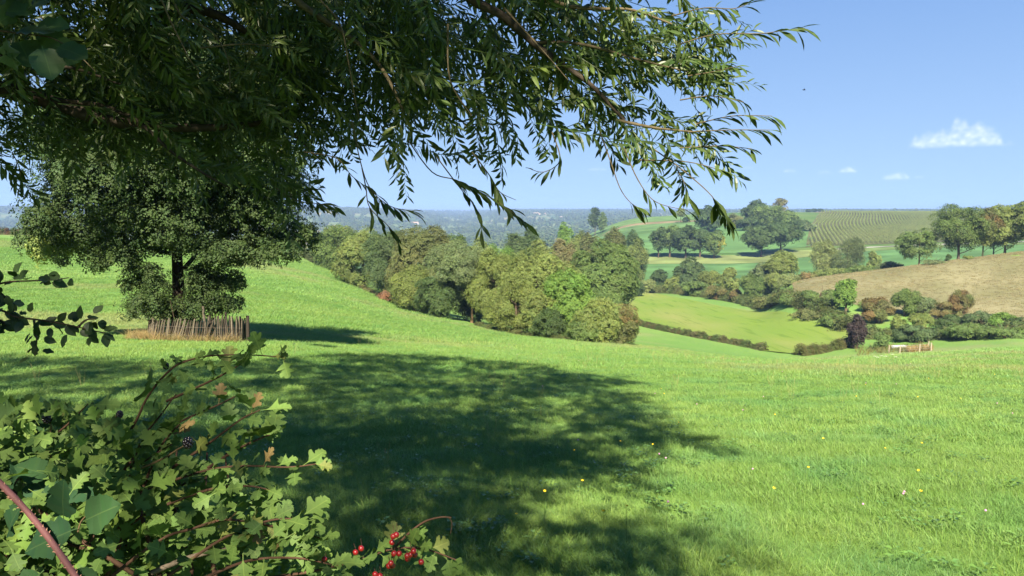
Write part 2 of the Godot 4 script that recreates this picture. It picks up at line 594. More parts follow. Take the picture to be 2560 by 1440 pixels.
# ---------------------------------------------------------------- the scene
func _ready() -> void:
	rng.seed = 20240821
	# camera
	var cam := Camera3D.new()
	cam.name = "camera"
	cam.fov = 41.0
	cam.near = 0.05
	cam.far = 20000.0
	cam.position = Vector3(0, EYE, 0)
	cam.rotation.x = -pitch
	add_child(cam)
	cam.current = true
	# sky, haze and exposure
	var we := WorldEnvironment.new()
	we.name = "world_environment"
	var env := Environment.new()
	env.background_mode = Environment.BG_SKY
	env.background_energy_multiplier = 0.355
	env.tonemap_mode = Environment.TONE_MAPPER_LINEAR
	env.tonemap_exposure = 3.2
	env.sdfgi_enabled = true
	env.ssao_enabled = true
	env.ssil_enabled = true
	env.fog_enabled = true
	env.fog_density = 0.00017
	env.fog_light_color = Color(0.66, 0.79, 1.0)
	var sky := Sky.new()
	var sm := ProceduralSkyMaterial.new()
	sm.sky_top_color = Color(0.06, 0.205, 0.6).linear_to_srgb()
	sm.sky_horizon_color = Color(0.47, 0.7, 1.0).linear_to_srgb()
	sm.sky_curve = 0.19
	sm.ground_bottom_color = Color(0.1, 0.14, 0.07).linear_to_srgb()
	sm.ground_horizon_color = Color(0.35, 0.5, 0.7).linear_to_srgb()
	sm.sky_cover = cloud_cover()
	sky.sky_material = sm
	env.sky = sky
	we.environment = env
	add_child(we)
	# sun, behind the camera and high
	var sun := DirectionalLight3D.new()
	sun.name = "sun"
	sun.light_energy = 1.6
	sun.light_color = Color(1.0, 0.95, 0.86)
	sun.light_angular_distance = 0.5
	sun.shadow_enabled = true
	sun.sky_mode = DirectionalLight3D.SKY_MODE_LIGHT_ONLY
	var az := deg_to_rad(4.0)
	var el := deg_to_rad(42.0)
	sun_to = Vector3(sin(az), 0, -cos(az)) / tan(el)
	add_child(sun)
	sun.look_at_from_position(Vector3.ZERO, Vector3(sin(az) * cos(el), -sin(el), -cos(az) * cos(el)))

	noise_a.seed = 11
	noise_a.frequency = 0.11
	noise_a.fractal_octaves = 3
	noise_b.seed = 5
	noise_b.frequency = 0.016
	noise_b.fractal_octaves = 3
	make_table()
	bark_tex = noise_texture(0.05, [Color(0.35, 0.33, 0.3), Color(0.8, 0.78, 0.74), Color(1.15, 1.1, 1.0)], 3, 256)
	var steps: Array[Callable] = [land, fields, grass, far_country, middle_trees, copse, fenced_tree, willow, foreground, small_things]
	for k in steps.size():
		rng.seed = 20240821 + 77 * k
		steps[k].call()


# small fair-weather clouds, added to the sky's own blue
func cloud_cover() -> ImageTexture:
	var w := 4096
	var h := 2048
	var im := Image.create(w, h, false, Image.FORMAT_RGBA8)
	im.fill(Color(1, 1, 1, 0))
	var fn := FastNoiseLite.new()
	fn.seed = 9
	fn.frequency = 0.055
	fn.fractal_octaves = 5
	# centre of each cloud as a picture place, width and height in picture pixels, strength
	var list := [[2402, 334, 206, 74, 0.48], [2118, 424, 46, 14, 0.34], [2240, 438, 62, 20, 0.36], [2062, 428, 34, 9, 0.22], [1970, 424, 36, 10, 0.25], [1490, 420, 56, 12, 0.22], [1392, 423, 34, 9, 0.16], [1640, 424, 36, 9, 0.16], [1868, 416, 30, 8, 0.14], [1790, 422, 44, 9, 0.16], [2300, 441, 30, 7, 0.12]]
	for c in list:
		var q := at(c[0], c[1], 100.0) - Vector3(0, EYE, 0)
		var lon := atan2(q.x, -q.z)
		var lat := atan2(q.y, Vector2(q.x, q.z).length())
		var cx := fposmod(lon / TAU, 1.0) * w
		var cy := (0.5 - lat / PI) * h
		var k := F * TAU / w          # picture pixels per texel, near enough
		var rx: float = c[2] * 0.5 / k
		var ry: float = c[3] * 0.5 / k
		for y in range(int(cy - ry * 1.6), int(cy + ry * 1.6) + 1):
			for x in range(int(cx - rx * 1.3), int(cx + rx * 1.3) + 1):
				var u := (x - cx) / rx
				var v := (y - cy) / ry
				# flat base below, heaped top
				var top := 1.0 - 1.5 * absf(u) * (0.55 + 0.45 * absf(u)) + 0.8 * fn.get_noise_2d(x * 1.1, c[0])
				var base := 0.8
				var body := minf(smoothstep(0.0, 0.55, top + v), smoothstep(0.0, 0.3, base - v)) * smoothstep(1.05, 0.75, absf(u))
				var n := 0.62 + 0.75 * fn.get_noise_2d(x * 2.0, y * 3.0)
				var a: float = clampf(body * n, 0.0, 1.0) * c[4]
				var white := clampf(0.9 + 0.35 * fn.get_noise_2d(x * 3.0 + 50.0, y * 4.0), 0.0, 1.0)
				im.set_pixel(posmod(x, w), clampi(y, 0, h - 1), Color(white, white * 0.92, white * 0.84, a))
	return ImageTexture.create_from_image(im)


var meadow_a := Color(0.145, 0.268, 0.06)
var meadow_b := Color(0.192, 0.308, 0.076)


func meadow(x: float, z: float) -> Color:
	var t := clampf(0.45 + 0.9 * noise_b.get_noise_2d(x * 2.0 + 31.0, z * 2.0) + 0.6 * noise_a.get_noise_2d(x * 2.5, z * 2.5), 0.0, 1.0)
	var dry := smoothstep(0.12, 0.5, noise_b.get_noise_2d(x * 1.6 + 500.0, z * 2.6) + 0.25 * noise_a.get_noise_2d(x * 2.0, z * 4.0))
	return meadow_a.lerp(meadow_b, t).lerp(Color(0.24, 0.28, 0.105), dry * 0.7)


func land_color(x: float, z: float) -> Color:
	var r := sqrt(x * x + z * z)
	var c := meadow(x, z) * 0.82
	if r > 230.0:
		var n := noise_b.get_noise_2d(x * 0.9, z * 0.9)
		var far := Color(0.055, 0.115, 0.03).lerp(Color(0.1, 0.15, 0.04), clampf(0.5 + n, 0, 1))
		if r > 900.0:
			# patchwork of fields
			var u := floorf((x + z * 0.22 + 60.0 * n) / 190.0)
			var v := floorf((z - x * 0.15 + 60.0 * n) / 320.0)
			var k := fposmod(sin(u * 12.99 + v * 78.23) * 437.5, 1.0)
			far = [Color(0.075, 0.125, 0.035), Color(0.12, 0.16, 0.05), Color(0.24, 0.21, 0.1), Color(0.06, 0.1, 0.03), Color(0.15, 0.18, 0.06)][int(k * 4.99)]
		c = c.lerp(far, smoothstep(230.0, 300.0, r))
	return c


func land() -> void:
	var g := Geo.new()
	var th := PackedFloat32Array()
	var a := -180.0
	while a < 180.0:
		th.append(deg_to_rad(a))
		a += 0.3 if absf(a + 0.1) < 39.0 else 3.0
	var rings := 250
	var nth := th.size()
	for j in rings + 1:
		var r := exp(lerpf(log(8.3), log(9500.0), float(j) / rings)) - 8.0
		for k in nth:
			var x := sin(th[k]) * r
			var z := -cos(th[k]) * r
			g.v.append(Vector3(x, ground(x, z), z))
			var e := maxf(0.15, r * 0.01)
			g.n.append(Vector3(ground(x - e, z) - ground(x + e, z), 2.0 * e, ground(x, z - e) - ground(x, z + e)).normalized())
			g.c.append(land_color(x, z))
	for j in rings:
		for k in nth:
			var p := j * nth + k
			var q := j * nth + (k + 1) % nth
			g.i.append(p); g.i.append(p + nth); g.i.append(q)
			g.i.append(q); g.i.append(p + nth); g.i.append(q + nth)
	var c0 := g.v.size()
	g.v.append(Vector3(0, ground(0, 0), 0)); g.n.append(Vector3.UP); g.c.append(land_color(0, 0))
	for k in nth:
		g.i.append(c0); g.i.append(k); g.i.append((k + 1) % nth)
	var tex := noise_texture(0.02, [Color(0.55, 0.58, 0.5), Color(0.9, 0.92, 0.85), Color(1.1, 1.1, 1.1), Color(1.35, 1.3, 1.2)], 4)
	structure("ground", g.mesh(), textured(tex, 0.19))


func fields() -> void:
	var even := func(col: Color, amount: float) -> Callable:
		return func(x: float, z: float) -> Color:
			return col * (1.0 + amount * noise_b.get_noise_2d(x * 3.0, z * 3.0) * 2.0)
	var stripe := noise_texture(0.03, [Color(0.66, 0.74, 0.62), Color(0.98, 1, 0.96), Color(1.0, 1.0, 1.0), Color(1.3, 1.22, 1.3)], 6, 512, 4)
	var rough := noise_texture(0.035, [Color(0.55, 0.55, 0.5), Color(0.9, 0.9, 0.85), Color(1.1, 1.08, 1.05), Color(1.4, 1.35, 1.25)], 8, 512, 5)
	# mown field: swathes lie along its length
	var swathe := noise_texture(0.03, [Color(0.5, 0.62, 0.45), Color(0.95, 1, 0.9), Color(1.0, 1.0, 1.0), Color(1.5, 1.32, 1.5)], 16, 512, 4)
	var m := textured(swathe, 1.0)
	m.uv1_scale = Vector3(0.024, 0.1, 0.003)
	var mown := outline([[1560, 730, 190], [1588, 800, 100], [1700, 824, 100], [1800, 850, 96], [1900, 877, 92], [2000, 886, 90], [2070, 876, 92], [2135, 850, 95], [2120, 822, 110], [2000, 798, 120], [1900, 782, 140], [1780, 762, 160], [1680, 742, 190]])
	structure("mown_field", sheet(mown, 5.0, 0.12, func(x: float, z: float) -> Color:
		var t := clampf(0.5 + 1.1 * noise_b.get_noise_2d(x * 4.0, z * 0.8), 0, 1)
		return Color(0.135, 0.2, 0.035).lerp(Color(0.19, 0.215, 0.06), t * t)), m)
	# dry hill pasture
	var b := textured(rough, 1.0)
	b.uv1_scale = Vector3(0.07, 0.2, 0.16)
	var dry := outline([[1985, 740, 120], [2060, 748, 110], [2200, 778, 105], [2400, 806, 100], [2560, 832, 96], [2800, 850, 90]])
	for p in [[2800, 200], [2560, 200], [2400, 203], [2250, 208], [2100, 212], [1985, 215]]:
		var q := spot(p[0], p[1])
		dry.append(Vector2(q.x, q.z))
	dry_outline = dry
	structure("dry_pasture", sheet(dry, 5.0, 0.12, func(x: float, z: float) -> Color:
		var t := clampf(0.5 + 1.2 * noise_b.get_noise_2d(x * 3.0, z * 3.0) + 0.8 * noise_a.get_noise_2d(x * 1.2, z * 1.2), 0, 1)
		return Color(0.148, 0.144, 0.07).lerp(Color(0.222, 0.206, 0.112), t)), b)
	var lay := func(called: String, places: Array, cell: float, lift: float, col: Color, mat: Material) -> void:
		var poly := PackedVector2Array()
		for p in places:
			var q := spot(p[0], p[1])
			poly.append(Vector2(q.x, q.z))
		structure(called, sheet(poly, cell, lift, even.call(col, 0.35)), mat)
	var crop := textured(stripe, 1.0)
	crop.uv1_scale = Vector3(0.003, 0.1, 0.022)
	lay.call("crop_field", [[1500, 296], [1500, 372], [2160, 384], [2800, 392], [2800, 300], [2200, 290]], 9.0, 0.2, Color(0.075, 0.15, 0.05), crop)
	lay.call("grass_track", [[1500, 373], [1500, 402], [1900, 414], [2160, 412], [2160, 385]], 7.0, 0.2, Color(0.15, 0.185, 0.065), crop)
	lay.call("pasture_strip", [[2161, 386], [2161, 404], [2800, 406], [2800, 393]], 7.0, 0.2, Color(0.11, 0.16, 0.05), crop)
	lay.call("road", [[2090, 405], [2090, 409], [2800, 414], [2800, 409]], 7.0, 0.26, Color(0.3, 0.29, 0.26), textured(rough, 0.2))
	lay.call("upper_field", [[1480, 420], [1480, 520], [1700, 560], [2050, 560], [2028, 430], [1900, 422]], 10.0, 0.2, Color(0.08, 0.155, 0.05), crop)
	lay.call("ridge_field", [[1440, 560], [1440, 640], [1760, 640], [1760, 575]], 10.0, 0.2, Color(0.09, 0.16, 0.05), crop)
	lay.call("dry_bank", [[1500, 642], [1560, 672], [1760, 665], [1760, 642]], 10.0, 0.2, Color(0.2, 0.165, 0.09), b)
	lay.call("ridge_field", [[1440, 676], [1440, 800], [1780, 800], [1780, 676]], 10.0, 0.2, Color(0.1, 0.17, 0.054), crop)
	lay.call("stubble_field", [[2040, 830], [2040, 1100], [2700, 1100], [2700, 905], [2300, 860]], 20.0, 0.3, Color(0.28, 0.21, 0.12), crop)
	lay.call("ploughed_field", [[670, 204], [670, 226], [770, 226], [756, 204]], 6.0, 0.25, Color(0.28, 0.18, 0.12), textured(rough, 0.15))
	corn(lay)


var dry_outline := PackedVector2Array()


func corn(lay: Callable) -> void:
	lay.call("corn_field", [[2018, 428], [2030, 600], [2052, 815], [2800, 830], [2800, 428]], 12.0, 0.25, Color(0.115, 0.13, 0.055), textured(bark_tex, 0.1))
	var g := Geo.new()
	for k in 7:
		var a := k * 2.4
		var o := Vector3(cos(a), 0, sin(a))
		var s := Vector3(-sin(a), 0, cos(a)) * 0.2
		var y := 0.5 + 0.22 * k
		var p := Vector3(rf(-0.3, 0.3), y, rf(-0.5, 0.5))
		var col := Color(1, 1, 1) * rf(0.75, 1.2)
		g.tri(p - s, p + s, p + o * 0.5 + Vector3.UP * 0.35, col)
		g.tri(p + o * 0.5 + Vector3.UP * 0.35 - s, p + o * 0.5 + Vector3.UP * 0.35 + s, p + o * 0.9 - Vector3.UP * 0.05, col)
	for k in 2:
		var p := Vector3(0, 2.0, -0.3 + 0.6 * k)
		g.tri(p + Vector3(-0.05, 0, 0), p + Vector3(0.05, 0, 0), p + Vector3(0.06, 0.45, 0.05), Color(1.9, 1.5, 1.2))
	var where: Array[Transform3D] = []
	var tint := PackedColorArray()
	var z := -430.0
	while z > -812.0:
		var d := -z
		var x0 := (2020.0 + (d - 428.0) * 0.085 - 1280.0) / F * d
		var x1 := (2480.0 - 1280.0) / F * d
		var run := 0.4 * (d - 428.0) + 5.0 * sin(z / 70.0)
		var row := ceilf((x0 - run) / 2.6)
		while row * 2.6 + run < x1:
			var x := row * 2.6 + run + rf(-0.15, 0.15)
			if x > x0:
				where.append(Transform3D(Basis(Vector3.UP, -0.38 + rf(-0.3, 0.3)).scaled(Vector3(0.5, rf(0.85, 1.12), 1.2)), Vector3(x, ground(x, z) + 0.1, z + rf(-0.5, 0.5))))
				tint.append(tinted(Color(0.21, 0.26, 0.09), 0.2))
			row += 1.0
		z -= 1.7
	var o := copies("corn_plants", g.mesh(), where, tint, self, leaf_material(0.6, 0.3, 0.4))
	tag(o, "rows of ripening corn on the far hillside field", "corn")


# ---------------------------------------------------------------- grass
func tuft(blades: int, radius: float, tall: float, wide: float) -> ArrayMesh:
	var g := Geo.new()
	for k in blades:
		var a := rf(0, TAU)
		var b := Vector3(cos(a), 0, sin(a)) * radius * sqrt(rng.randf())
		b.y = -0.02
		var lean := Vector3(cos(a + rf(-1.2, 1.2)), 0, sin(a + rf(-1.2, 1.2))) * rf(0.25, 1.5)
		var h := tall * rf(0.5, 1.15)
		var sa := rf(0, TAU)
		var s := Vector3(cos(sa), 0, sin(sa)) * wide * rf(0.6, 1.1)
		var m1 := b + Vector3.UP * h * 0.45 + lean * h * 0.22
		var m2 := b + Vector3.UP * h * 0.8 + lean * h * 0.6
		var tip := b + Vector3.UP * h * maxf(0.45, 0.98 - lean.length() * 0.34) + lean * h * 1.15
		var c := rf(0.7, 1.25)
		var yel := rf(0.9, 1.25)
		if rng.randf() < 0.06:
			yel = 1.7
			c = 1.2
		var col := Color(c * yel, c, c * rf(0.8, 1.2))
		g.tri(b - s, b + s, m1 + s * 0.85, col)
		g.tri(b - s, m1 + s * 0.85, m1 - s * 0.85, col)
		g.tri(m1 - s * 0.85, m1 + s * 0.85, m2 + s * 0.5, col)
		g.tri(m1 - s * 0.85, m2 + s * 0.5, m2 - s * 0.5, col)
		g.tri(m2 - s * 0.5, m2 + s * 0.5, tip, col)
	return g.mesh()


func in_polygon_any(p: Vector2, list: Array) -> bool:
	for poly in list:
		if Geometry2D.is_point_in_polygon(p, poly):
			return true
	return false


func grass() -> void:
	var mat := leaf_material(0.5, 0.35, 0.55)
	# inner and outer distance, tufts per square metre, blades, radius, height, half width, bearings
	var rings := [
		[1.6, 5.5, 640.0, 14, 0.06, 0.09, 0.0018, -52.0, 54.0],
		[5.5, 10.0, 400.0, 15, 0.08, 0.09, 0.0023, -46.0, 50.0],
		[10.0, 20.0, 190.0, 16, 0.13, 0.09, 0.0033, -42.0, 44.0],
		[20.0, 42.0, 60.0, 18, 0.26, 0.09, 0.0055, -37.0, 37.0],
		[42.0, 85.0, 14.0, 18, 0.5, 0.14, 0.0115, -36.0, 36.0],
		[85.0, 112.0, 5.0, 18, 0.9, 0.15, 0.02, 20.0, 35.5],
		[85.0, 185.0, 3.6, 18, 0.95, 0.15, 0.024, -36.0, -5.0],
	]
	for q in rings:
		for variant in 2:
			var m := tuft(q[3], q[4], q[5], q[6])
			var where: Array[Transform3D] = []
			var tint := PackedColorArray()
			var t0 := deg_to_rad(q[7])
			var t1 := deg_to_rad(q[8])
			var n := int((q[1] * q[1] - q[0] * q[0]) * 0.5 * (t1 - t0) * q[2] * 0.5)
			for k in n:
				var r := sqrt(lerpf(q[0] * q[0], q[1] * q[1], rng.randf()))
				var th := lerpf(t0, t1, rng.randf())
				var x := sin(th) * r
				var z := -cos(th) * r
				var thick := 0.5 + 0.5 * noise_a.get_noise_2d(x * 9.0, z * 9.0) + 0.5 * noise_b.get_noise_2d(x * 14.0, z * 14.0)
				var s := rf(0.65, 1.2) * (0.6 + 0.85 * thick)
				where.append(Transform3D(Basis(Vector3.UP, rf(0, TAU)).scaled(Vector3(1, 1, 1) * s), Vector3(x, ground(x, z), z)))
				var c := meadow(x, z)
				var blue := clampf(noise_a.get_noise_2d(x * 5.0 + 90.0, z * 5.0) * 1.5, 0.0, 1.0)
				c = c.lerp(Color(c.r * 0.7, c.g * 0.88, c.b * 1.15), blue)
				tint.append(tinted(c, 0.16))
			var o := copies("meadow_grass", m, where, tint, self, mat)
			tag(o, "uncut green meadow grass growing over the slope, blade by blade", "grass", "meadow grass")
	# bleached tussocks on the dry pasture
	var m2 := tuft(18, 0.4, 0.26, 0.02)
	var w2: Array[Transform3D] = []
	var t2 := PackedColorArray()
	var lo := dry_outline[0]
	var hi := dry_outline[0]
	for p in dry_outline:
		lo = lo.min(p)
		hi = hi.max(p)
	for k in 42000:
		var p := Vector2(rf(lo.x, hi.x), rf(lo.y, hi.y))
		if not Geometry2D.is_point_in_polygon(p, dry_outline):
			continue
		var n := noise_a.get_noise_2d(p.x * 2.0, p.y * 2.0) + 0.6 * noise_b.get_noise_2d(p.x * 5.0, p.y * 5.0)
		if n < rf(-0.6, 0.3):
			continue
		w2.append(Transform3D(Basis(Vector3.UP, rf(0, TAU)).scaled(Vector3.ONE * rf(0.5, 1.2)), Vector3(p.x, ground(p.x, p.y) + 0.1, p.y)))
		t2.append(tinted(Color(0.19, 0.182, 0.094).lerp(Color(0.262, 0.246, 0.136), clampf(0.5 + n, 0, 1)), 0.2))
	var o2 := copies("dry_grass", m2, w2, t2, self, leaf_material(0.7, 0.2, 0.4))
	tag(o2, "bleached tussocks of dry grass on the tan hill pasture", "grass")


# ---------------------------------------------------------------- far country
func wood_clump() -> ArrayMesh:
	var g := Geo.new()
	for k in 46:
		var d := rdir()
		d.y = absf(d.y)
		var p := Vector3(d.x * 0.62, d.y * 1.0 + 0.12, d.z * 0.62) * rf(0.8, 1.1)
		var b := frame_for(d, rf(0.22, 0.36))
		var c := Color.WHITE * rf(0.7, 1.3)
		g.quad(p - b.x, p + b.z * 0.8, p + b.x, p - b.z * 0.8 + b.y * 0.3, c)
	return g.mesh()


func far_wood(label: String, px0: float, px1: float, d0: float, d1: float, tries: int, share: Callable, mesh_: Mesh) -> void:
	var where: Array[Transform3D] = []
	var tint := PackedColorArray()
	for k in tries:
		var px := rf(px0, px1)
		var d := exp(rf(log(d0), log(d1)))
		var p := spot(px, d)
		if rng.randf() > float(share.call(px, d, noise_b.get_noise_2d(p.x * 0.35, p.z * 0.2))):
			continue
		var s := rf(7.0, 12.0) * (0.8 + d * 0.00008)
		where.append(Transform3D(Basis(Vector3.UP, rf(0, TAU)).scaled(Vector3(s, s * rf(0.8, 1.2), s)), p - Vector3.UP * 0.5))
		tint.append(tinted(Color(0.07, 0.115, 0.034).lerp(Color(0.11, 0.145, 0.045), rng.randf()), 0.2))
	var o := copies("distant_wood", mesh_, where, tint, self, leaf_material(0.7, 0.2, 0.3))
	tag(o, label, "wood")


func far_country() -> void:
	var m := wood_clump()
	far_wood("blue hazy wood along the crest of the far left hill", -150, 800, 1800, 4300, 26000, func(px: float, d: float, n: float) -> float:
		if d > 3300.0: return 0.8 if n > -0.2 else 0.1
		return 0.75 if n > 0.16 else 0.02, m)
	far_wood("hazy wooded valley seen over the copse, with hills behind", 780, 1640, 1000, 7000, 34000, func(px: float, d: float, n: float) -> float:
		if px > 1380.0 and d < 1500.0: return 0.0
		return 0.7 if n > 0.1 else 0.04, m)
	far_wood("thin dark line of trees on the flat far right skyline", 1580, 2700, 2300, 5200, 15000, func(px: float, d: float, n: float) -> float:
		if d > 3700.0: return 0.45
		return 0.5 if n > 0.2 else 0.015, m)
	# pale quarry face on the far slope
	var poly := PackedVector2Array()
	for p in [[1306, 3350], [1360, 3350], [1366, 3650], [1335, 3800], [1300, 3600]]:
		var q := spot(p[0], p[1])
		poly.append(Vector2(q.x, q.z))
	structure("quarry_ground", sheet(poly, 40.0, 3.0, func(_x: float, _z: float) -> Color: return Color(0.62, 0.47, 0.3)), textured(bark_tex, 0.02))
	house(1036, 2700, 26, 9, "long white farmhouse half hidden by the far valley wood", Color(0.75, 0.73, 0.7), Color(0.4, 0.26, 0.2))
	house(1052, 2650, 14, 7, "small pale house right of the long white farmhouse in the valley", Color(0.7, 0.68, 0.64), Color(0.3, 0.22, 0.2))
	house(1402, 3000, 12, 8, "tiny white house on the far slope right of the quarry", Color(0.8, 0.79, 0.76), Color(0.3, 0.24, 0.22))
	house(1168, 2500, 14, 7, "pale house deep in the middle of the wooded valley", Color(0.7, 0.66, 0.6), Color(0.36, 0.24, 0.2))
	house(22, 2350, 15, 7, "red roofed farmhouse beyond the hedge at the far left", Color(0.6, 0.5, 0.44), Color(0.5, 0.26, 0.2))
	house(2255, 1900, 20, 6, "white barn on the skyline above the corn", Color(0.8, 0.8, 0.78), Color(0.5, 0.5, 0.5))
	house(2306, 1950, 16, 5, "low pale barn right of the white barn on the skyline", Color(0.75, 0.74, 0.72), Color(0.55, 0.45, 0.4))


func house(px: float, d: float, long: float, tall: float, label: String, wall: Color, roof: Color) -> void:
	var o := thing("house", label, "house", spot(px, d) - Vector3.UP * 0.5)
	o.rotation.y = rf(-0.4, 0.4)
	var a := long * 0.5
	var b := 4.0
	var e := tall * 0.62
	var g := Geo.new()
	g.quad(Vector3(-a, 0, b), Vector3(-a, e, b), Vector3(a, e, b), Vector3(a, 0, b))
	g.quad(Vector3(a, 0, -b), Vector3(a, e, -b), Vector3(-a, e, -b), Vector3(-a, 0, -b))
	for s in [-1.0, 1.0]:
		g.quad(Vector3(a * s, 0, b), Vector3(a * s, e, b), Vector3(a * s, e, -b), Vector3(a * s, 0, -b))
		g.tri(Vector3(a * s, e, b), Vector3(a * s, tall, 0), Vector3(a * s, e, -b))
	part("wall", g.mesh(), o, plain(wall))
	var r := Geo.new()
	for s in [-1.0, 1.0]:
		r.quad(Vector3(-a - 0.4, e - 0.3, (b + 0.5) * s), Vector3(-a - 0.4, tall + 0.1, 0), Vector3(a + 0.4, tall + 0.1, 0), Vector3(a + 0.4, e - 0.3, (b + 0.5) * s))
		r.quad(Vector3(-a - 0.4, e - 0.55, (b + 0.5) * s), Vector3(-a - 0.4, e - 0.3, (b + 0.5) * s), Vector3(a + 0.4, e - 0.3, (b + 0.5) * s), Vector3(a + 0.4, e - 0.55, (b + 0.5) * s))
	part("roof", r.mesh(), o, plain(roof))
	for k in 3:
		var w := Geo.new()
		var x := -a + long * (0.22 + 0.28 * k)
		w.quad(Vector3(x - 0.6, e * 0.35, b + 0.03), Vector3(x - 0.6, e * 0.75, b + 0.03), Vector3(x + 0.6, e * 0.75, b + 0.03), Vector3(x + 0.6, e * 0.35, b + 0.03))
		part("window", w.mesh(), o, plain(Color(0.04, 0.05, 0.06), 0.2, 0.5))


# ---------------------------------------------------------------- trees in the middle distance
func middle_trees() -> void:
	var row := {"group": "trees in a row on the bank", "foot": 0.15, "lobes": 12, "dense": 1.15}
	tree("row_tree", "narrow dark tree at the left end of the row on the bank", 1648, 402, 567, 46, "dark", row)
	tree("row_tree", "light green round tree, second from the left in the bank row", 1676, 404, 560, 82, "green", row)
	tree("row_tree", "broad olive dark tree in the middle of the bank row", 1716, 400, 562, 96, "dark", row)
	tree("row_tree", "dark tree with a hidden trunk right of the middle of the bank row", 1752, 403, 568, 80, "dark", row)
	tree("row_tree", "half yellow tree at the right end of the bank row", 1788, 398, 574, 68, "green", {"group": row.group, "foot": 0.15, "second": ["gold", 0.75, -0.25, 0.75]})
	tree("field_oak", "spreading dark field tree standing alone left of its twin", 1906, 402, 558, 102, "dark", {"foot": 0.17, "lobes": 16, "dense": 1.2, "group": "pair of spreading field trees"})
	tree("field_oak", "taller spreading dark field tree right of its twin", 1954, 408, 545, 116, "dark", {"foot": 0.17, "lobes": 16, "dense": 1.2, "group": "pair of spreading field trees"})
	var hill := {"foot": 0.06, "dense": 1.1}
	tree("hill_tree", "broad round dark tree at the left of the hilltop clump", 1772, 520, 508, 80, "dark", hill)
	tree("hill_tree", "dull purple brown tree between the round tree and the tall clump", 1840, 535, 530, 56, "brown", hill)
	tree("hill_tree", "low dark tree at the front foot of the hilltop clump", 1872, 512, 540, 64, "dark", hill)
	tree("hill_tree", "tallest dark tree of the hilltop clump, against the sky", 1893, 545, 491, 78, "dark", hill)
	tree("hill_tree", "bright green broad tree in the centre of the hilltop clump", 1918, 520, 505, 92, "green", hill)
	tree("hill_tree", "thin leaved brown tree at the top right of the hilltop clump", 1952, 560, 492, 48, "tan", {"foot": 0.3, "dense": 0.45})
	tree("hill_tree", "dark green tree on the right flank of the hilltop clump", 1972, 525, 522, 70, "green", hill)
	tree("hill_tree", "small dark tree low at the right edge of the hilltop clump", 2005, 515, 545, 50, "dark", hill)
	tree("hill_bush", "grey green bush where the hilltop clump meets the corn", 2026, 506, 556, 36, "grey", {"foot": 0.0, "category": "bush"})
	tree("thin_tree", "thin young tree on a bare stem left of the hilltop clump", 1702, 640, 521, 20, "olive", {"foot": 0.35, "thick": 0.25, "lobes": 6})
	tree("small_tree", "very small round tree right of the thin young tree", 1716, 632, 545, 13, "dark", {"foot": 0.25, "lobes": 5})
	tree("ridge_tree", "tall dark tree on the ridge above the copse", 1488, 690, 514, 30, "dark", {"foot": 0.1, "lobes": 7})
	tree("ridge_bush", "rounded bush just right of the tall dark ridge tree", 1508, 685, 525, 26, "green", {"foot": 0.0, "lobes": 6, "category": "bush"})
	for q in [[2022, 1150, 524, 14, "leftmost"], [2036, 1160, 522, 14, "middle"], [2050, 1155, 523, 15, "rightmost"]]:
		tree("skyline_tree", q[4] + " of three small dark trees on the skyline above the corn", q[0], q[1], q[2], q[3], "dark", {"foot": 0.2, "lobes": 6, "group": "short row of skyline trees"})
	# willows and bushes along the valley stream
	tree("pale_willow", "pale feathery willow left of the grey green one in front of the corn", 2063, 262, 584, 84, "pale", {"foot": 0.08, "leaf": 2, "lobes": 16, "dense": 1.3})
	tree("grey_willow", "grey green willow with an uneven top in front of the corn", 2125, 256, 580, 84, "grey", {"foot": 0.08, "leaf": 2, "lobes": 15, "dense": 1.2})
	tree("small_tree", "small olive tree right of the two willows", 2193, 250, 611, 42, "olive", {"foot": 0.06, "lobes": 8})
	var ridge := {"lobes": 18, "dense": 0.95, "thick": 0.34, "open": 0.1, "bark": Color(0.17, 0.135, 0.1), "limbs": 9}
	tree("pasture_tree", "open crowned tree with a hanging left side on the dry pasture edge", 2304, 196, 568, 118, "green", {"lobes": 16, "foot": 0.1, "thick": 0.22, "open": 0.18, "bark": ridge.bark, "shift": -0.06, "limbs": 9})
	tree("pasture_tree", "tallest tree on the dry pasture edge, with a forked leaning trunk", 2402, 193, 508, 146, "green", {"lobes": 22, "foot": 0.11, "thick": 0.34, "open": 0.12, "bark": ridge.bark, "lean": -0.8, "limbs": 10})
	tree("pasture_tree", "ivy stemmed tree with rusty leaves on the dry pasture edge", 2463, 191, 520, 96, "rusty", {"lobes": 14, "foot": 0.12, "thick": 0.2, "second": ["olive", 0.2, -0.6, 0.7], "bark": Color(0.06, 0.07, 0.035)})
	tree("pasture_tree", "wide olive tree left of the frame's edge on the dry pasture", 2518, 194, 508, 156, "olive", {"lobes": 22, "foot": 0.1, "thick": 0.3, "bark": ridge.bark})
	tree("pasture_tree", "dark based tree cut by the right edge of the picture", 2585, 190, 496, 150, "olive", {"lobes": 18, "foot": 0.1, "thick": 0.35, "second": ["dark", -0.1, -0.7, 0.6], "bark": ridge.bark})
	tree("pasture_tree", "grey green tree filling the gap behind the rusty pasture tree", 2490, 206, 528, 110, "grey", {"lobes": 16, "foot": 0.12, "thick": 0.2})
	tree("pasture_bush", "small dark bush left of the forked pasture tree", 2377, 190, 634, 16, "dark", {"foot": 0.0, "lobes": 4, "category": "bush", "size": 0.35})
	tree("pasture_bush", "low grey green bramble under the forked pasture tree", 2345, 188, 650, 70, "grey", {"foot": 0.0, "lobes": 8, "category": "bush", "size": 0.35})
	tree("pasture_bush", "low bush right of the forked pasture tree", 2425, 188, 640, 36, "olive", {"foot": 0.0, "lobes": 5, "category": "bush", "size": 0.35})
	# the overgrown stream belt behind the mown field, left to right
	var belt := {"foot": 0.0, "category": "bush", "lobes": 10, "dense": 1.1}
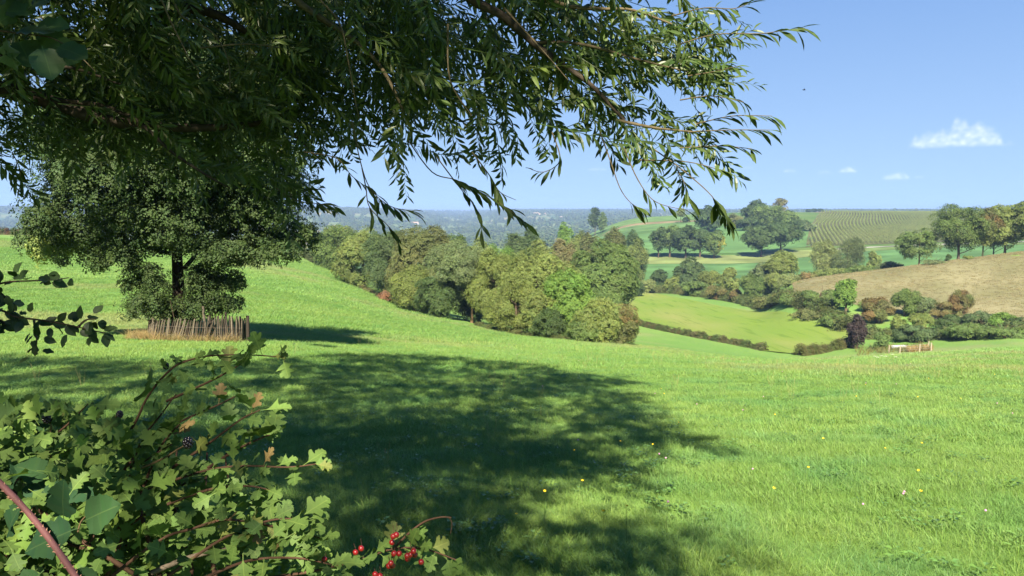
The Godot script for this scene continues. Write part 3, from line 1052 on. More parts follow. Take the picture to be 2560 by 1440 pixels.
	var list := [
		["dark rounded shrub at the left end of the belt behind the mown field", 1652, 272, 672, 52, "dark"],
		["olive yellow shrub in front between the two dark shrubs of the belt", 1688, 262, 690, 46, "olive"],
		["big dark egg shaped shrub standing over the left of the belt", 1722, 262, 643, 76, "blue"],
		["low dark shrub at the foot of the egg shaped shrub", 1742, 246, 700, 70, "green"],
		["yellow olive shrub right of the egg shaped shrub", 1782, 250, 671, 72, "olive"],
		["rusty tinged low shrub at the mown field's far edge", 1796, 232, 712, 54, "rusty"],
		["olive shrub with a flat top in the middle of the belt", 1828, 244, 667, 60, "olive"],
		["brown red dock patch at the edge of the mown field", 1846, 222, 726, 34, "rusty"],
		["dense dark green shrub overhanging the mown field", 1884, 218, 682, 66, "green"],
		["pale grey green shrub behind the dense dark one", 1912, 236, 650, 74, "grey"],
		["tall olive tree crowning the middle of the belt", 1952, 232, 615, 92, "olive"],
		["pale green shrub at the left tip of the dry pasture", 1978, 206, 682, 60, "pale"],
		["rusty hawthorn beyond the left tip of the dry pasture", 2026, 226, 677, 46, "rusty"],
		["olive shrub right of the rusty hawthorn under the willows", 2052, 228, 676, 40, "olive"],
		["long low olive shrub below the grey willow", 2100, 224, 671, 70, "olive"],
		["low green shrub on the crest right of the small olive tree", 2170, 216, 664, 80, "green"],
		["low dull shrub at the crest below the hanging tree", 2235, 208, 656, 60, "grey"],
		["brown bramble heap under the dense dark shrub", 1934, 186, 744, 84, "brown"],
		["green bramble bank at the far right corner of the mown field", 1998, 170, 736, 90, "green"],
		["bright green bramble bank left of the ivy clad tree", 2062, 160, 722, 100, "green"],
		["low pale weeds under the bramble bank by the mown corner", 2030, 152, 776, 90, "brown"],
		["dark low bramble at the right corner of the mown field", 2100, 142, 784, 70, "green"],
		["rust red hawthorn bush left of the dark green bush on the pasture foot", 2204, 140, 738, 78, "rusty"],
		["small green bush behind the rust red hawthorn", 2180, 150, 748, 40, "green"],
		["dark green ash bush between the two rusty hawthorns", 2274, 142, 712, 62, "green"],
		["pale leaning bush right of the dark green ash bush", 2322, 142, 736, 50, "grey"],
		["yellow leaved low bush at the belt's front edge", 2262, 126, 784, 36, "yellow"],
		["olive low bush in front of the pale leaning bush", 2320, 128, 778, 56, "olive"],
		["rusty low hawthorn right of the pale leaning bush", 2380, 136, 752, 66, "rusty"],
		["taller rusty hawthorn with a sparse top on the pasture foot", 2416, 138, 720, 54, "rusty"],
		["dark thicket under the rusty hawthorns", 2390, 128, 790, 80, "dark"],
		["grey green bramble bank right of the rusty hawthorns", 2464, 124, 780, 90, "blue"],
		["yellow green bramble bank near the picture's right edge", 2532, 120, 782, 70, "bright"],
		["dark bramble hump at the picture's right edge", 2575, 116, 796, 80, "dark"],
		["low trailing bramble in front of the grey green bank", 2440, 116, 808, 110, "green"],
		["low trailing bramble in front of the yellow green bank", 2530, 112, 818, 110, "green"],
		["bramble mat behind the white trough", 2300, 121, 812, 90, "blue"],
	]
	for q in list:
		tree("belt_bush", q[0], q[1], q[2], q[3] - 4, q[4] * 1.18, q[5], belt)
	hedge("bramble_bank", "long overgrown bank of brambles behind the mown field", [[1630, 270], [1720, 254], [1800, 238], [1860, 220], [1930, 192], [2000, 170], [2060, 156], [2140, 136]], 2.6, 5.0, [Color(0.09, 0.14, 0.036), Color(0.125, 0.14, 0.045)], 0.55, 0.9)
	hedge("bramble_bank", "low bank of brambles along the foot of the dry pasture", [[2165, 130], [2250, 126], [2350, 122], [2450, 118], [2640, 112]], 1.8, 5.0, [Color(0.075, 0.12, 0.035), Color(0.115, 0.145, 0.042)], 0.42, 0.9)
	tree("ivy_tree", "ivy clad tree with a bare leaning stem at the mown field's corner", 2124, 150, 691, 62, "bright", {"foot": 0.12, "lobes": 14, "thick": 0.25, "lean": 0.5, "bark": Color(0.16, 0.13, 0.09)})
	tree("plum_bush", "dark purple leaved columnar bush at the end of the low hedge", 2158, 117, 781, 50, "plum", {"foot": 0.0, "category": "bush", "lobes": 12, "shift": 0.0})
	tree("round_bush", "small round green bush by the trough", 2223, 114, 824, 50, "green", {"foot": 0.0, "category": "bush", "lobes": 7})


func copse() -> void:
	var t := {"foot": 0.0, "lobes": 20, "dense": 1.15}
	var list := [
		["dark green tree at the left end of the copse", 845, 172, 545, 120, "green"],
		["yellow green tree second from the left in the copse", 905, 145, 556, 130, "olive"],
		["blue green tree with dark hollows in the left of the copse", 968, 130, 556, 130, "blue"],
		["tall olive brown tree in the left middle of the copse", 1058, 117, 541, 185, "brown"],
		["low yellow green tree drooping at the foot of the olive brown tree", 1032, 110, 655, 110, "olive"],
		["grey green tree over the bare forked stem in the copse", 1150, 104, 590, 150, "grey"],
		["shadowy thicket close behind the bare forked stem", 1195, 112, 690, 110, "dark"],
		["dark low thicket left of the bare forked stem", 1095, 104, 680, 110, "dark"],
		["tall golden olive tree in the centre of the copse", 1240, 101, 588, 130, "yellow"],
		["broad golden olive tree at the right centre of the copse", 1345, 92, 604, 190, "yellow"],
		["olive hazel with dark gaps in front of the golden olive trees", 1290, 86, 682, 130, "olive"],
		["olive hazel low in front of the broad golden tree", 1360, 82, 715, 120, "olive"],
		["bright green maple near the right end of the copse", 1425, 81, 662, 130, "bright"],
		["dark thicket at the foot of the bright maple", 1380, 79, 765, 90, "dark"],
		["rust tipped rounded bush at the right end of the copse", 1515, 77, 738, 160, "olive"],
		["low green bush in front of the copse's right end", 1462, 75, 790, 90, "green"],
		["brown tipped low bush at the very right tip of the copse", 1560, 76, 776, 76, "brown"],
	]
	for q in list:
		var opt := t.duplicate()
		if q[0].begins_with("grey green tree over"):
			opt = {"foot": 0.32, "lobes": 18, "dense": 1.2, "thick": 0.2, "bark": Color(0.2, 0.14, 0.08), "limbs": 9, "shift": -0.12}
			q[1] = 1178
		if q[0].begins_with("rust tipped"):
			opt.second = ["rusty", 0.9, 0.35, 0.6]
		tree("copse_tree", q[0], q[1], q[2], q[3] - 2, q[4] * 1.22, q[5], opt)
	var back := {"foot": 0.0, "lobes": 14, "dense": 1.05}
	var more := [
		["great dark oak rising behind the right end of the copse", 1512, 150, 578, 200, "green"],
		["yellow green rounded tree top behind the golden trees", 1245, 190, 562, 80, "bright"],
		["dark round tree top behind the centre of the copse", 1335, 230, 545, 66, "dark"],
		["dull green tree top left of the dark round one", 1292, 200, 572, 70, "blue"],
		["bright green tree top on the left of a tall olive one", 1412, 300, 534, 46, "bright"],
		["tall olive tree top behind the copse", 1440, 280, 546, 54, "olive"],
		["dark brown tree top right of the tall olive one", 1474, 270, 558, 58, "brown"],
		["purple brown rounded tree top above the great oak", 1540, 260, 551, 56, "brown"],
		["olive tree top in front of the dark round one", 1370, 190, 574, 96, "olive"],
		["orange tinged tree top left of the great oak", 1412, 176, 582, 70, "tan"],
		["olive tree top behind the grey green tree", 1196, 170, 572, 90, "olive"],
		["mid green tree top right of the olive brown tree", 1140, 185, 566, 70, "green"],
		["olive tree with a dark foot right of the great oak", 1592, 300, 585, 60, "olive"],
		["dark green tree top right of the great oak", 1585, 330, 556, 46, "dark"],
		["dark small tree at the right foot of the great oak", 1588, 240, 688, 40, "dark"],
		["pale shrub at the right foot of the great oak", 1618, 262, 696, 50, "pale"],
		["low olive tree behind the left of the copse", 870, 230, 560, 100, "olive"],
	]
	for q in more:
		tree("wood_tree", q[0], q[1], q[2], q[3], q[4] * (1.02 if q[4] > 150 else 1.3), q[5], back)
	hedge("low_hedge", "clipped pale hedge running up to the copse's left end", [[738, 204], [770, 188], [800, 175]], 2.4, 2.4, [Color(0.09, 0.115, 0.04), Color(0.075, 0.1, 0.03)], 0.35)
	hedge("low_hedge", "narrow dark hedge along the near left side of the mown field", [[1578, 152], [1640, 140], [1700, 132], [1760, 126], [1830, 120], [1925, 113]], 1.0, 1.4, [Color(0.085, 0.13, 0.036), Color(0.125, 0.12, 0.05)], 0.24, 1.2)
	hedge("low_hedge", "short olive hedge on the near right side of the mown field", [[2010, 110], [2060, 113], [2100, 117], [2140, 121]], 1.5, 1.8, [Color(0.11, 0.15, 0.038), Color(0.14, 0.135, 0.05)], 0.24, 1.2)
	hedge("low_hedge", "rough hedge with red leaves on the left skyline of the meadow", [[-120, 172], [0, 172], [110, 174]], 1.6, 2.0, [Color(0.07, 0.1, 0.026), Color(0.14, 0.09, 0.045)], 0.32)
	hedge("weed_strip", "pale dry weeds along the left foot of the copse", [[850, 158], [920, 138], [980, 121]], 0.7, 1.2, [Color(0.22, 0.19, 0.09), Color(0.12, 0.13, 0.045)], 0.26, 0.8, "weeds")
	hedge("weed_strip", "pale dry weeds along the right foot of the copse", [[1190, 96], [1290, 84], [1400, 77], [1560, 74]], 0.5, 1.0, [Color(0.12, 0.13, 0.045), Color(0.08, 0.12, 0.03)], 0.2, 0.8, "weeds")
	var o := tree("dead_bush", "dead russet bush in a gap at the copse's foot", 962, 121, 724, 40, [Color(0.3, 0.16, 0.09), Color(0.2, 0.12, 0.07)], {"foot": 0.0, "category": "bush", "lobes": 7})
	o.set_meta("group", "")


# ---------------------------------------------------------------- the fenced tree
func lobes_at(list: Array, d: float, spread: float, size: float, dense: float, base: Vector3) -> Array:
	var where: Array[Transform3D] = []
	var tint := PackedColorArray()
	for q in list:
		var dd := d + rf(-spread * 1.3, spread * 0.75)
		var c := at(q[0], q[1], dd)
		var rx: float = q[2] * d / F
		var ry: float = q[3] * d / F
		var half := Vector3(rx, ry, rx * 0.95)
		var n := int(dense * 9.0 * rx * ry / (size * size))
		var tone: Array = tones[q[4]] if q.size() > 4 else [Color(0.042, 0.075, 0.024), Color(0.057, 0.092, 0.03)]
		# each lobe is broken into small tufts
		var subs: Array[Vector3] = []
		for k in 12:
			subs.append(rdir() * rf(0.45, 0.8))
		for k in n:
			var dir := rdir()
			var p := subs[k % 12] + dir * rf(0.22, 0.46)
			if rng.randf() < 0.22:
				p = dir * rf(0.5, 1.22)
			where.append(Transform3D(frame_for((dir + p).normalized(), size * rf(0.7, 1.3)), c + p * half - base))
			tint.append(tinted((tone[0] as Color).lerp(tone[1], rng.randf())))
	return [where, tint]


func fenced_tree() -> void:
	var d := 28.5
	var base := spot(434, d)
	var o := thing("broadleaf_tree", "dark trunked broadleaf tree inside the leaning paling fence", "tree", base)
	part("trunk", trunk_mesh(8.2, 0.27, 12, 4.2, 0.34, Vector3(-0.15, 0, 0)), o, bark(Color(0.04, 0.032, 0.025)))
	var crown := [
		[125, 555, 80, 85], [215, 510, 120, 110], [370, 470, 150, 120], [545, 460, 150, 120], [665, 480, 110, 115], [725, 590, 62, 52], [770, 585, 40, 36],
		[610, 590, 100, 70], [262, 610, 80, 50], [170, 600, 60, 45, "pale"], [105, 620, 30, 38, "yellow"], [150, 640, 28, 26], [430, 550, 130, 80], [480, 590, 70, 44], [385, 590, 60, 44], [560, 630, 70, 42], [640, 635, 60, 36], [320, 630, 60, 36], [700, 625, 46, 32], [240, 650, 46, 30], [95, 560, 44, 40],
		[190, 400, 110, 100], [340, 320, 160, 130], [520, 300, 170, 140], [665, 370, 110, 110], [420, 180, 190, 120], [150, 300, 100, 90], [270, 180, 120, 100], [590, 190, 130, 100],
	]
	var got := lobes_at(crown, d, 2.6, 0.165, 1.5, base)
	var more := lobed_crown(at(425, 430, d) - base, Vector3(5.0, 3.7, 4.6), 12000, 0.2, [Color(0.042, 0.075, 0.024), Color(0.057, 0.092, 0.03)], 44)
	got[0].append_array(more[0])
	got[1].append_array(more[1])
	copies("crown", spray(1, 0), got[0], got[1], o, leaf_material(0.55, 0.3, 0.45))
	var sb := spot(455, 28.2)
	var s := thing("elder_thicket", "dark thicket of shoots growing up round the fenced trunk", "bush", sb)
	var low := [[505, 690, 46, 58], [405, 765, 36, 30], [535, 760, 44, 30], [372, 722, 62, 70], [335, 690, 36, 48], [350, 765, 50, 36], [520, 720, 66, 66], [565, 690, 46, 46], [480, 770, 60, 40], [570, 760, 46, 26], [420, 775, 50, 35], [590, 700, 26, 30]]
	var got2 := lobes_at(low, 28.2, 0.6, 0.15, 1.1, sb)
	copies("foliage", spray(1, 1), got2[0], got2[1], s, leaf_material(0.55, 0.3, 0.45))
	var g := Geo.new()
	for k in 22:
		var a := Vector3(rf(-1.3, 1.3), -0.1, rf(-0.6, 0.6))
		var b := a + Vector3(a.x * 0.35 + rf(-0.2, 0.2), rf(1.0, 1.9), rf(-0.3, 0.3))
		g.tube(PackedVector3Array([a, a.lerp(b, 0.5) + Vector3(0.05, 0, 0), b]), PackedFloat32Array([0.02, 0.016, 0.008]), 5)
	var st := part("stem", g.mesh(), s, bark(Color(0.1, 0.08, 0.055)))
	st.set_meta("kind", "stuff")
	fence()


# one cleft pale, standing on its foot, a metre tall
func pale_mesh(w: float, sharp: float) -> ArrayMesh:
	var g := Geo.new()
	var p := PackedVector3Array([Vector3(0, -0.1, 0), Vector3(rf(-0.006, 0.006), 0.4, 0.004), Vector3(rf(-0.008, 0.008), 0.86, -0.003), Vector3(0.003, 1.0, 0)])
	g.tube(p, PackedFloat32Array([w, w * 0.95, w * 0.85, w * sharp]), 5)
	return g.mesh()


func fence() -> void:
	var c := spot(478, 28.3)
	var o := thing("paling_fence", "weathered leaning paling fence round the foot of the tree", "fence", c)
	var pm := [pale_mesh(0.03, 0.3), pale_mesh(0.036, 0.45), pale_mesh(0.025, 0.25), pale_mesh(0.032, 0.8)]
	var wood := [bark(Color(0.13, 0.115, 0.092)), bark(Color(0.085, 0.075, 0.062)), bark(Color(0.19, 0.17, 0.135)), bark(Color(0.055, 0.047, 0.04))]
	var r := 1.72
	for k in 72:
		# angle from the left end round the front to the right
		var t := k / 71.0
		var a := lerpf(PI * 0.97, -0.12, t)
		var x := cos(a) * (r + 0.02)
		var z := sin(a) * 1.15
		var y := ground(c.x + x, c.z + z) - c.y
		var q := part("pale", pm[rng.randi() % 4], o, wood[rng.randi() % 4])
		var lean_x := 0.0
		var lean_z := 0.0
		if t < 0.62:
			lean_x = -rf(0.18, 0.38)
			lean_z = 0.12
		else:
			lean_x = rf(-0.05, 0.08)
		var tall := rf(0.72, 0.86) if t < 0.62 else rf(0.78, 0.98)
		q.transform = Transform3D(Basis.from_euler(Vector3(lean_z, rf(0, TAU) * 0.0, lean_x)) * Basis.from_scale(Vector3(rf(0.8, 1.25), tall, rf(0.7, 1.1))), Vector3(x + rf(-0.02, 0.02), y, z))
	for q in [[-1.6, 0.1, 0.62, -0.05, 0.055], [0.76, 0.98, 1.25, 0.08, 0.05], [1.3, 0.5, 1.05, 0.0, 0.045], [1.94, 0.1, 1.0, -0.02, 0.065]]:
		var g := Geo.new()
		var tilt: float = q[3]
		g.tube(PackedVector3Array([Vector3(0, -0.2, 0), Vector3(tilt * 0.5 * -1.0, q[2] * 0.5, 0), Vector3(-tilt, q[2], 0)]), PackedFloat32Array([q[4], q[4], q[4] * 0.92]), 9)
		var post := part("post", g.mesh(), o, wood[0] if q[3] > 0.05 else wood[3])
		post.position = Vector3(q[0], ground(c.x + q[0], c.z + q[1]) - c.y, q[1])
	for h in [0.25, 0.62]:
		var p := PackedVector3Array()
		var rr := PackedFloat32Array()
		for k in 27:
			var a := lerpf(PI * 0.97, -0.12, k / 26.0)
			var x: float = cos(a) * (r + 0.04) + (h * 0.28 if k < 16 else 0.0)
			var z: float = sin(a) * 1.15 + h * 0.12 + 0.03
			p.append(Vector3(x, ground(c.x + x, c.z + z) - c.y + h * 0.8, z))
			rr.append(0.0035)
		var g := Geo.new()
		g.tube(p, rr, 4)
		part("wire", g.mesh(), o, plain(Color(0.2, 0.17, 0.14), 0.5))
	# dead grass at its foot
	var m := tuft(16, 0.12, 0.4, 0.005)
	var where: Array[Transform3D] = []
	var tint := PackedColorArray()
	for k in 240:
		var a := lerpf(PI * 1.02, PI * 0.12, rng.randf())
		var rr := rf(1.0, 1.22)
		var p := Vector3(c.x + cos(a) * 1.75 * rr, 0, c.z + sin(a) * 1.2 * rr)
		if k < 110:
			p = spot(rf(300, 400), rf(27.3, 28.6))
		p.y = ground(p.x, p.z)
		where.append(Transform3D(Basis.from_euler(Vector3(rf(-0.4, 0.4), rf(0, TAU), rf(-0.4, 0.4))).scaled(Vector3.ONE * rf(0.5, 1.15)), p))
		tint.append(tinted(Color(0.3, 0.24, 0.12).lerp(Color(0.17, 0.19, 0.07), rng.randf() * rng.randf()), 0.3))
	var dg := copies("dry_grass", m, where, tint, self, leaf_material(0.7, 0.2, 0.4))
	tag(dg, "straw coloured dead grass round the foot of the paling fence", "grass")


# ---------------------------------------------------------------- the willow overhead
func narrow_leaf(g: Geo, base: Vector3, dir: Vector3, nor: Vector3, len: float, wid: float, col: Color, bend := 0.25) -> void:
	var side := dir.cross(nor).normalized()
	var prof := [0.0, 0.62, 1.0, 0.78, 0.0]
	var mids: Array[Vector3] = []
	for k in 5:
		var t := k / 4.0
		mids.append(base + dir * len * (t + (0.06 if k > 0 else 0.0)) - nor * len * bend * t * t)
	for k in 4:
		for s in [-1.0, 1.0]:
			var a: Vector3 = mids[k] + side * s * wid * prof[k] + nor * wid * prof[k] * 0.35
			var b: Vector3 = mids[k + 1] + side * s * wid * prof[k + 1] + nor * wid * prof[k + 1] * 0.35
			if prof[k] > 0.0: g.tri(mids[k], a, b, col)
			if prof[k + 1] > 0.0: g.tri(mids[k], b, mids[k + 1], col)


func willow_twig(leaves: int, bare: float) -> ArrayMesh:
	var g := Geo.new()
	var pts: Array[Vector3] = []
	for k in 7:
		var t := k / 6.0
		pts.append(Vector3(t, -0.13 * t * t + rf(-0.012, 0.012), rf(-0.02, 0.02)))
	for k in 6:
		var w := 0.0055 * (1.0 - k / 7.0)
		var a := pts[k]
		var b := pts[k + 1]
		for q in 3:
			var o1 := Vector3(0, cos(q * TAU / 3), sin(q * TAU / 3)) * w
			var o2 := Vector3(0, cos((q + 1) * TAU / 3), sin((q + 1) * TAU / 3)) * w
			g.quad(a + o1, b + o1, b + o2, a + o2, Color(1.5, 1.1, 1.1))
	for k in leaves:
		var t := lerpf(bare, 1.0, (k + 0.5) / leaves)
		var p := pts[int(t * 5.99)].lerp(pts[int(t * 5.99) + 1], fmod(t * 5.99, 1.0))
		var ang := (k % 2) * PI + rf(-0.8, 0.8)
		var sidev := Vector3(0, sin(ang) * 0.5 - 0.35, cos(ang))
		var dir := (Vector3(rf(0.5, 1.0), 0, 0) + sidev * rf(0.5, 1.1) + Vector3(0, rf(-0.45, 0.3), 0)).normalized()
		var nor := (Vector3.UP + rdir() * 0.7)
		nor = (nor - dir * nor.dot(dir)).normalized()
		var c := rf(0.7, 1.3)
		narrow_leaf(g, p, dir, nor, rf(0.12, 0.21) * (0.75 if t > 0.92 else 1.0), rf(0.016, 0.023), Color(c * rf(0.9, 1.2), c, c * rf(0.8, 1.2)), rf(0.05, 0.4))
	return g.mesh()


func poly3(list: Array) -> PackedVector3Array:
	var p := PackedVector3Array()
	for q in list:
		p.append(at(q[0], q[1], q[2]))
	return p


# a smooth curve through the points
func smooth(p: PackedVector3Array, per := 5) -> PackedVector3Array:
	var out := PackedVector3Array()
	for k in p.size() - 1:
		for s in per:
			out.append(p[k].cubic_interpolate(p[k + 1], p[maxi(k - 1, 0)], p[mini(k + 2, p.size() - 1)], float(s) / per))
	out.append(p[p.size() - 1])
	return out


func limb(o: Node3D, called: String, list: Array, r0: float, r1: float, mat: Material, sides := 7) -> PackedVector3Array:
	var p := smooth(poly3(list))
	var r := PackedFloat32Array()
	for k in p.size():
		r.append(lerpf(r0, r1, float(k) / (p.size() - 1)) * rf(0.93, 1.07))
	for k in p.size():
		p[k] -= o.position
	var g := Geo.new()
	g.tube(p, r, sides)
	part(called, g.mesh(), o, mat)
	return p


# meshes of one leaf, pointing along +x, its face up; real size, own colour
func single(kind: String, col: Color, len: float) -> ArrayMesh:
	var g := Geo.new()
	if kind == "willow":
		narrow_leaf(g, Vector3.ZERO, Vector3.RIGHT, Vector3.UP, len, len * 0.11, col, rf(0.1, 0.35))
		return g.mesh()
	var rim: Array = []
	if kind == "hawthorn":
		rim = [[0.0, 0.01], [0.24, 0.012], [0.3, 0.05], [0.42, 0.2], [0.5, 0.35], [0.55, 0.38], [0.58, 0.35], [0.62, 0.34], [0.6, 0.2], [0.63, 0.15], [0.73, 0.25], [0.79, 0.29], [0.83, 0.25], [0.87, 0.24], [0.85, 0.14], [0.9, 0.13], [0.94, 0.14], [0.97, 0.08], [1.0, 0.0]]
	elif kind == "bramble":
		rim = [[0.0, 0.01], [0.14, 0.012], [0.13, 0.12], [0.18, 0.24], [0.25, 0.3], [0.27, 0.35], [0.34, 0.36], [0.37, 0.4], [0.45, 0.38], [0.49, 0.41], [0.56, 0.37], [0.6, 0.38], [0.67, 0.31], [0.72, 0.31], [0.78, 0.23], [0.83, 0.22], [0.88, 0.14], [0.93, 0.1], [1.0, 0.0]]
	elif kind == "hazel":
		rim = [[0.0, 0.01], [0.12, 0.012], [0.1, 0.14], [0.16, 0.27], [0.3, 0.37], [0.33, 0.41], [0.45, 0.42], [0.5, 0.45], [0.6, 0.42], [0.65, 0.43], [0.74, 0.34], [0.8, 0.32], [0.87, 0.2], [0.92, 0.14], [1.0, 0.0]]
	else:
		rim = [[0.0, 0.012], [0.1, 0.014], [0.15, 0.13], [0.3, 0.24], [0.45, 0.29], [0.6, 0.28], [0.75, 0.21], [0.88, 0.11], [1.0, 0.0]]
	var cup := rf(0.1, 0.3) if kind != "bramble" else 0.12
	var arch := rf(0.05, 0.3) if kind != "bramble" else 0.12
	var wave := rf(0.02, 0.08)
	var wob := [rf(0.8, 1.15), rf(0.8, 1.15), rf(0.85, 1.15), rf(0.8, 1.1), rf(0.85, 1.1)]
	var place := func(x: float, y: float) -> Vector3:
		return Vector3(x * (1.0 - 0.1 * arch), absf(y) * cup - arch * x * x + wave * sin(x * 17.0 + y * 9.0) * absf(y) * 4.0, y) * len
	for s in [-1.0, 1.0]:
		for k in rim.size() - 1:
			var a: Array = rim[k]
			var b: Array = rim[k + 1]
			var c := col * rf(0.92, 1.08)
			if k > 3 and kind == "hawthorn": b = [b[0], b[1] * wob[k % 5]]
			if k > 4 and kind == "hawthorn": a = [a[0], a[1] * wob[(k - 1) % 5]]
			var vein := Color(col.r * 1.35 + 0.012, col.g * 1.25 + 0.012, col.b * 1.3)
			var mx0: float = clampf(a[0] * 0.93, 0.0, 1.0)
			var mx1: float = clampf(b[0] * 0.93, 0.0, 1.0)
			if mx1 > mx0:
				g.tri(place.call(mx0, 0.012 * s), place.call(a[0], a[1] * s), place.call(b[0], b[1] * s), c)
				g.tri(place.call(mx0, 0.012 * s), place.call(b[0], b[1] * s), place.call(mx1, 0.012 * s), c)
				g.tri(place.call(mx0, 0.0), place.call(mx0, 0.013 * s), place.call(mx1, 0.013 * s), vein)
				g.tri(place.call(mx0, 0.0), place.call(mx1, 0.013 * s), place.call(mx1, 0.0), vein)
			else:
				g.tri(place.call(maxf(mx0, mx1), 0.012 * s), place.call(a[0], a[1] * s), place.call(b[0], b[1] * s), c)
	g.face_up(func(p: Vector3) -> Vector3:
		return Vector3(1.6 * arch * p.x / len, 1.0, -1.3 * cup * clampf(9.0 * p.z / len, -1.0, 1.0)).normalized())
	return g.mesh()


# a basis whose x runs along dir and whose y leans to nor
func along(dir: Vector3, nor: Vector3, size: float) -> Basis:
	var x := dir.normalized()
	var z := x.cross(nor)
	if z.length() < 0.05:
		z = x.cross(Vector3(0.3, 0.2, 0.9))
	z = z.normalized()
	return Basis(x * size, z.cross(x) * size, z * size)


var willow_leaves := 0


# leaves one by one along a hanging twig, between the shares t0 and t1 of its length
func leaf_run(o: Node3D, p: PackedVector3Array, t0: float, t1: float, count: int, kinds: Array, mat: Material, droop := 0.5) -> void:
	for k in count:
		if willow_leaves >= 300:
			return
		willow_leaves += 1
		var t := lerpf(t0, t1, (k + 0.5) / count) * (p.size() - 1.01)
		var q := p[int(t)].lerp(p[int(t) + 1], fmod(t, 1.0))
		var d := (p[int(t) + 1] - p[int(t)]).normalized()
		var side := d.cross(Vector3.UP)
		if side.length() < 0.2: side = Vector3.RIGHT
		side = side.normalized() * (1.0 if k % 2 else -1.0)
		var dir := (d * rf(0.4, 1.0) + side * rf(0.2, 0.9) + rdir() * 0.3 + Vector3.DOWN * rf(0.0, droop)).normalized()
		var lf := part("leaf", kinds[rng.randi() % kinds.size()], o, mat)
		lf.transform = Transform3D(along(dir, Vector3.UP + rdir() * 0.7 + Vector3.BACK * 0.35, rf(0.8, 1.15)), q)


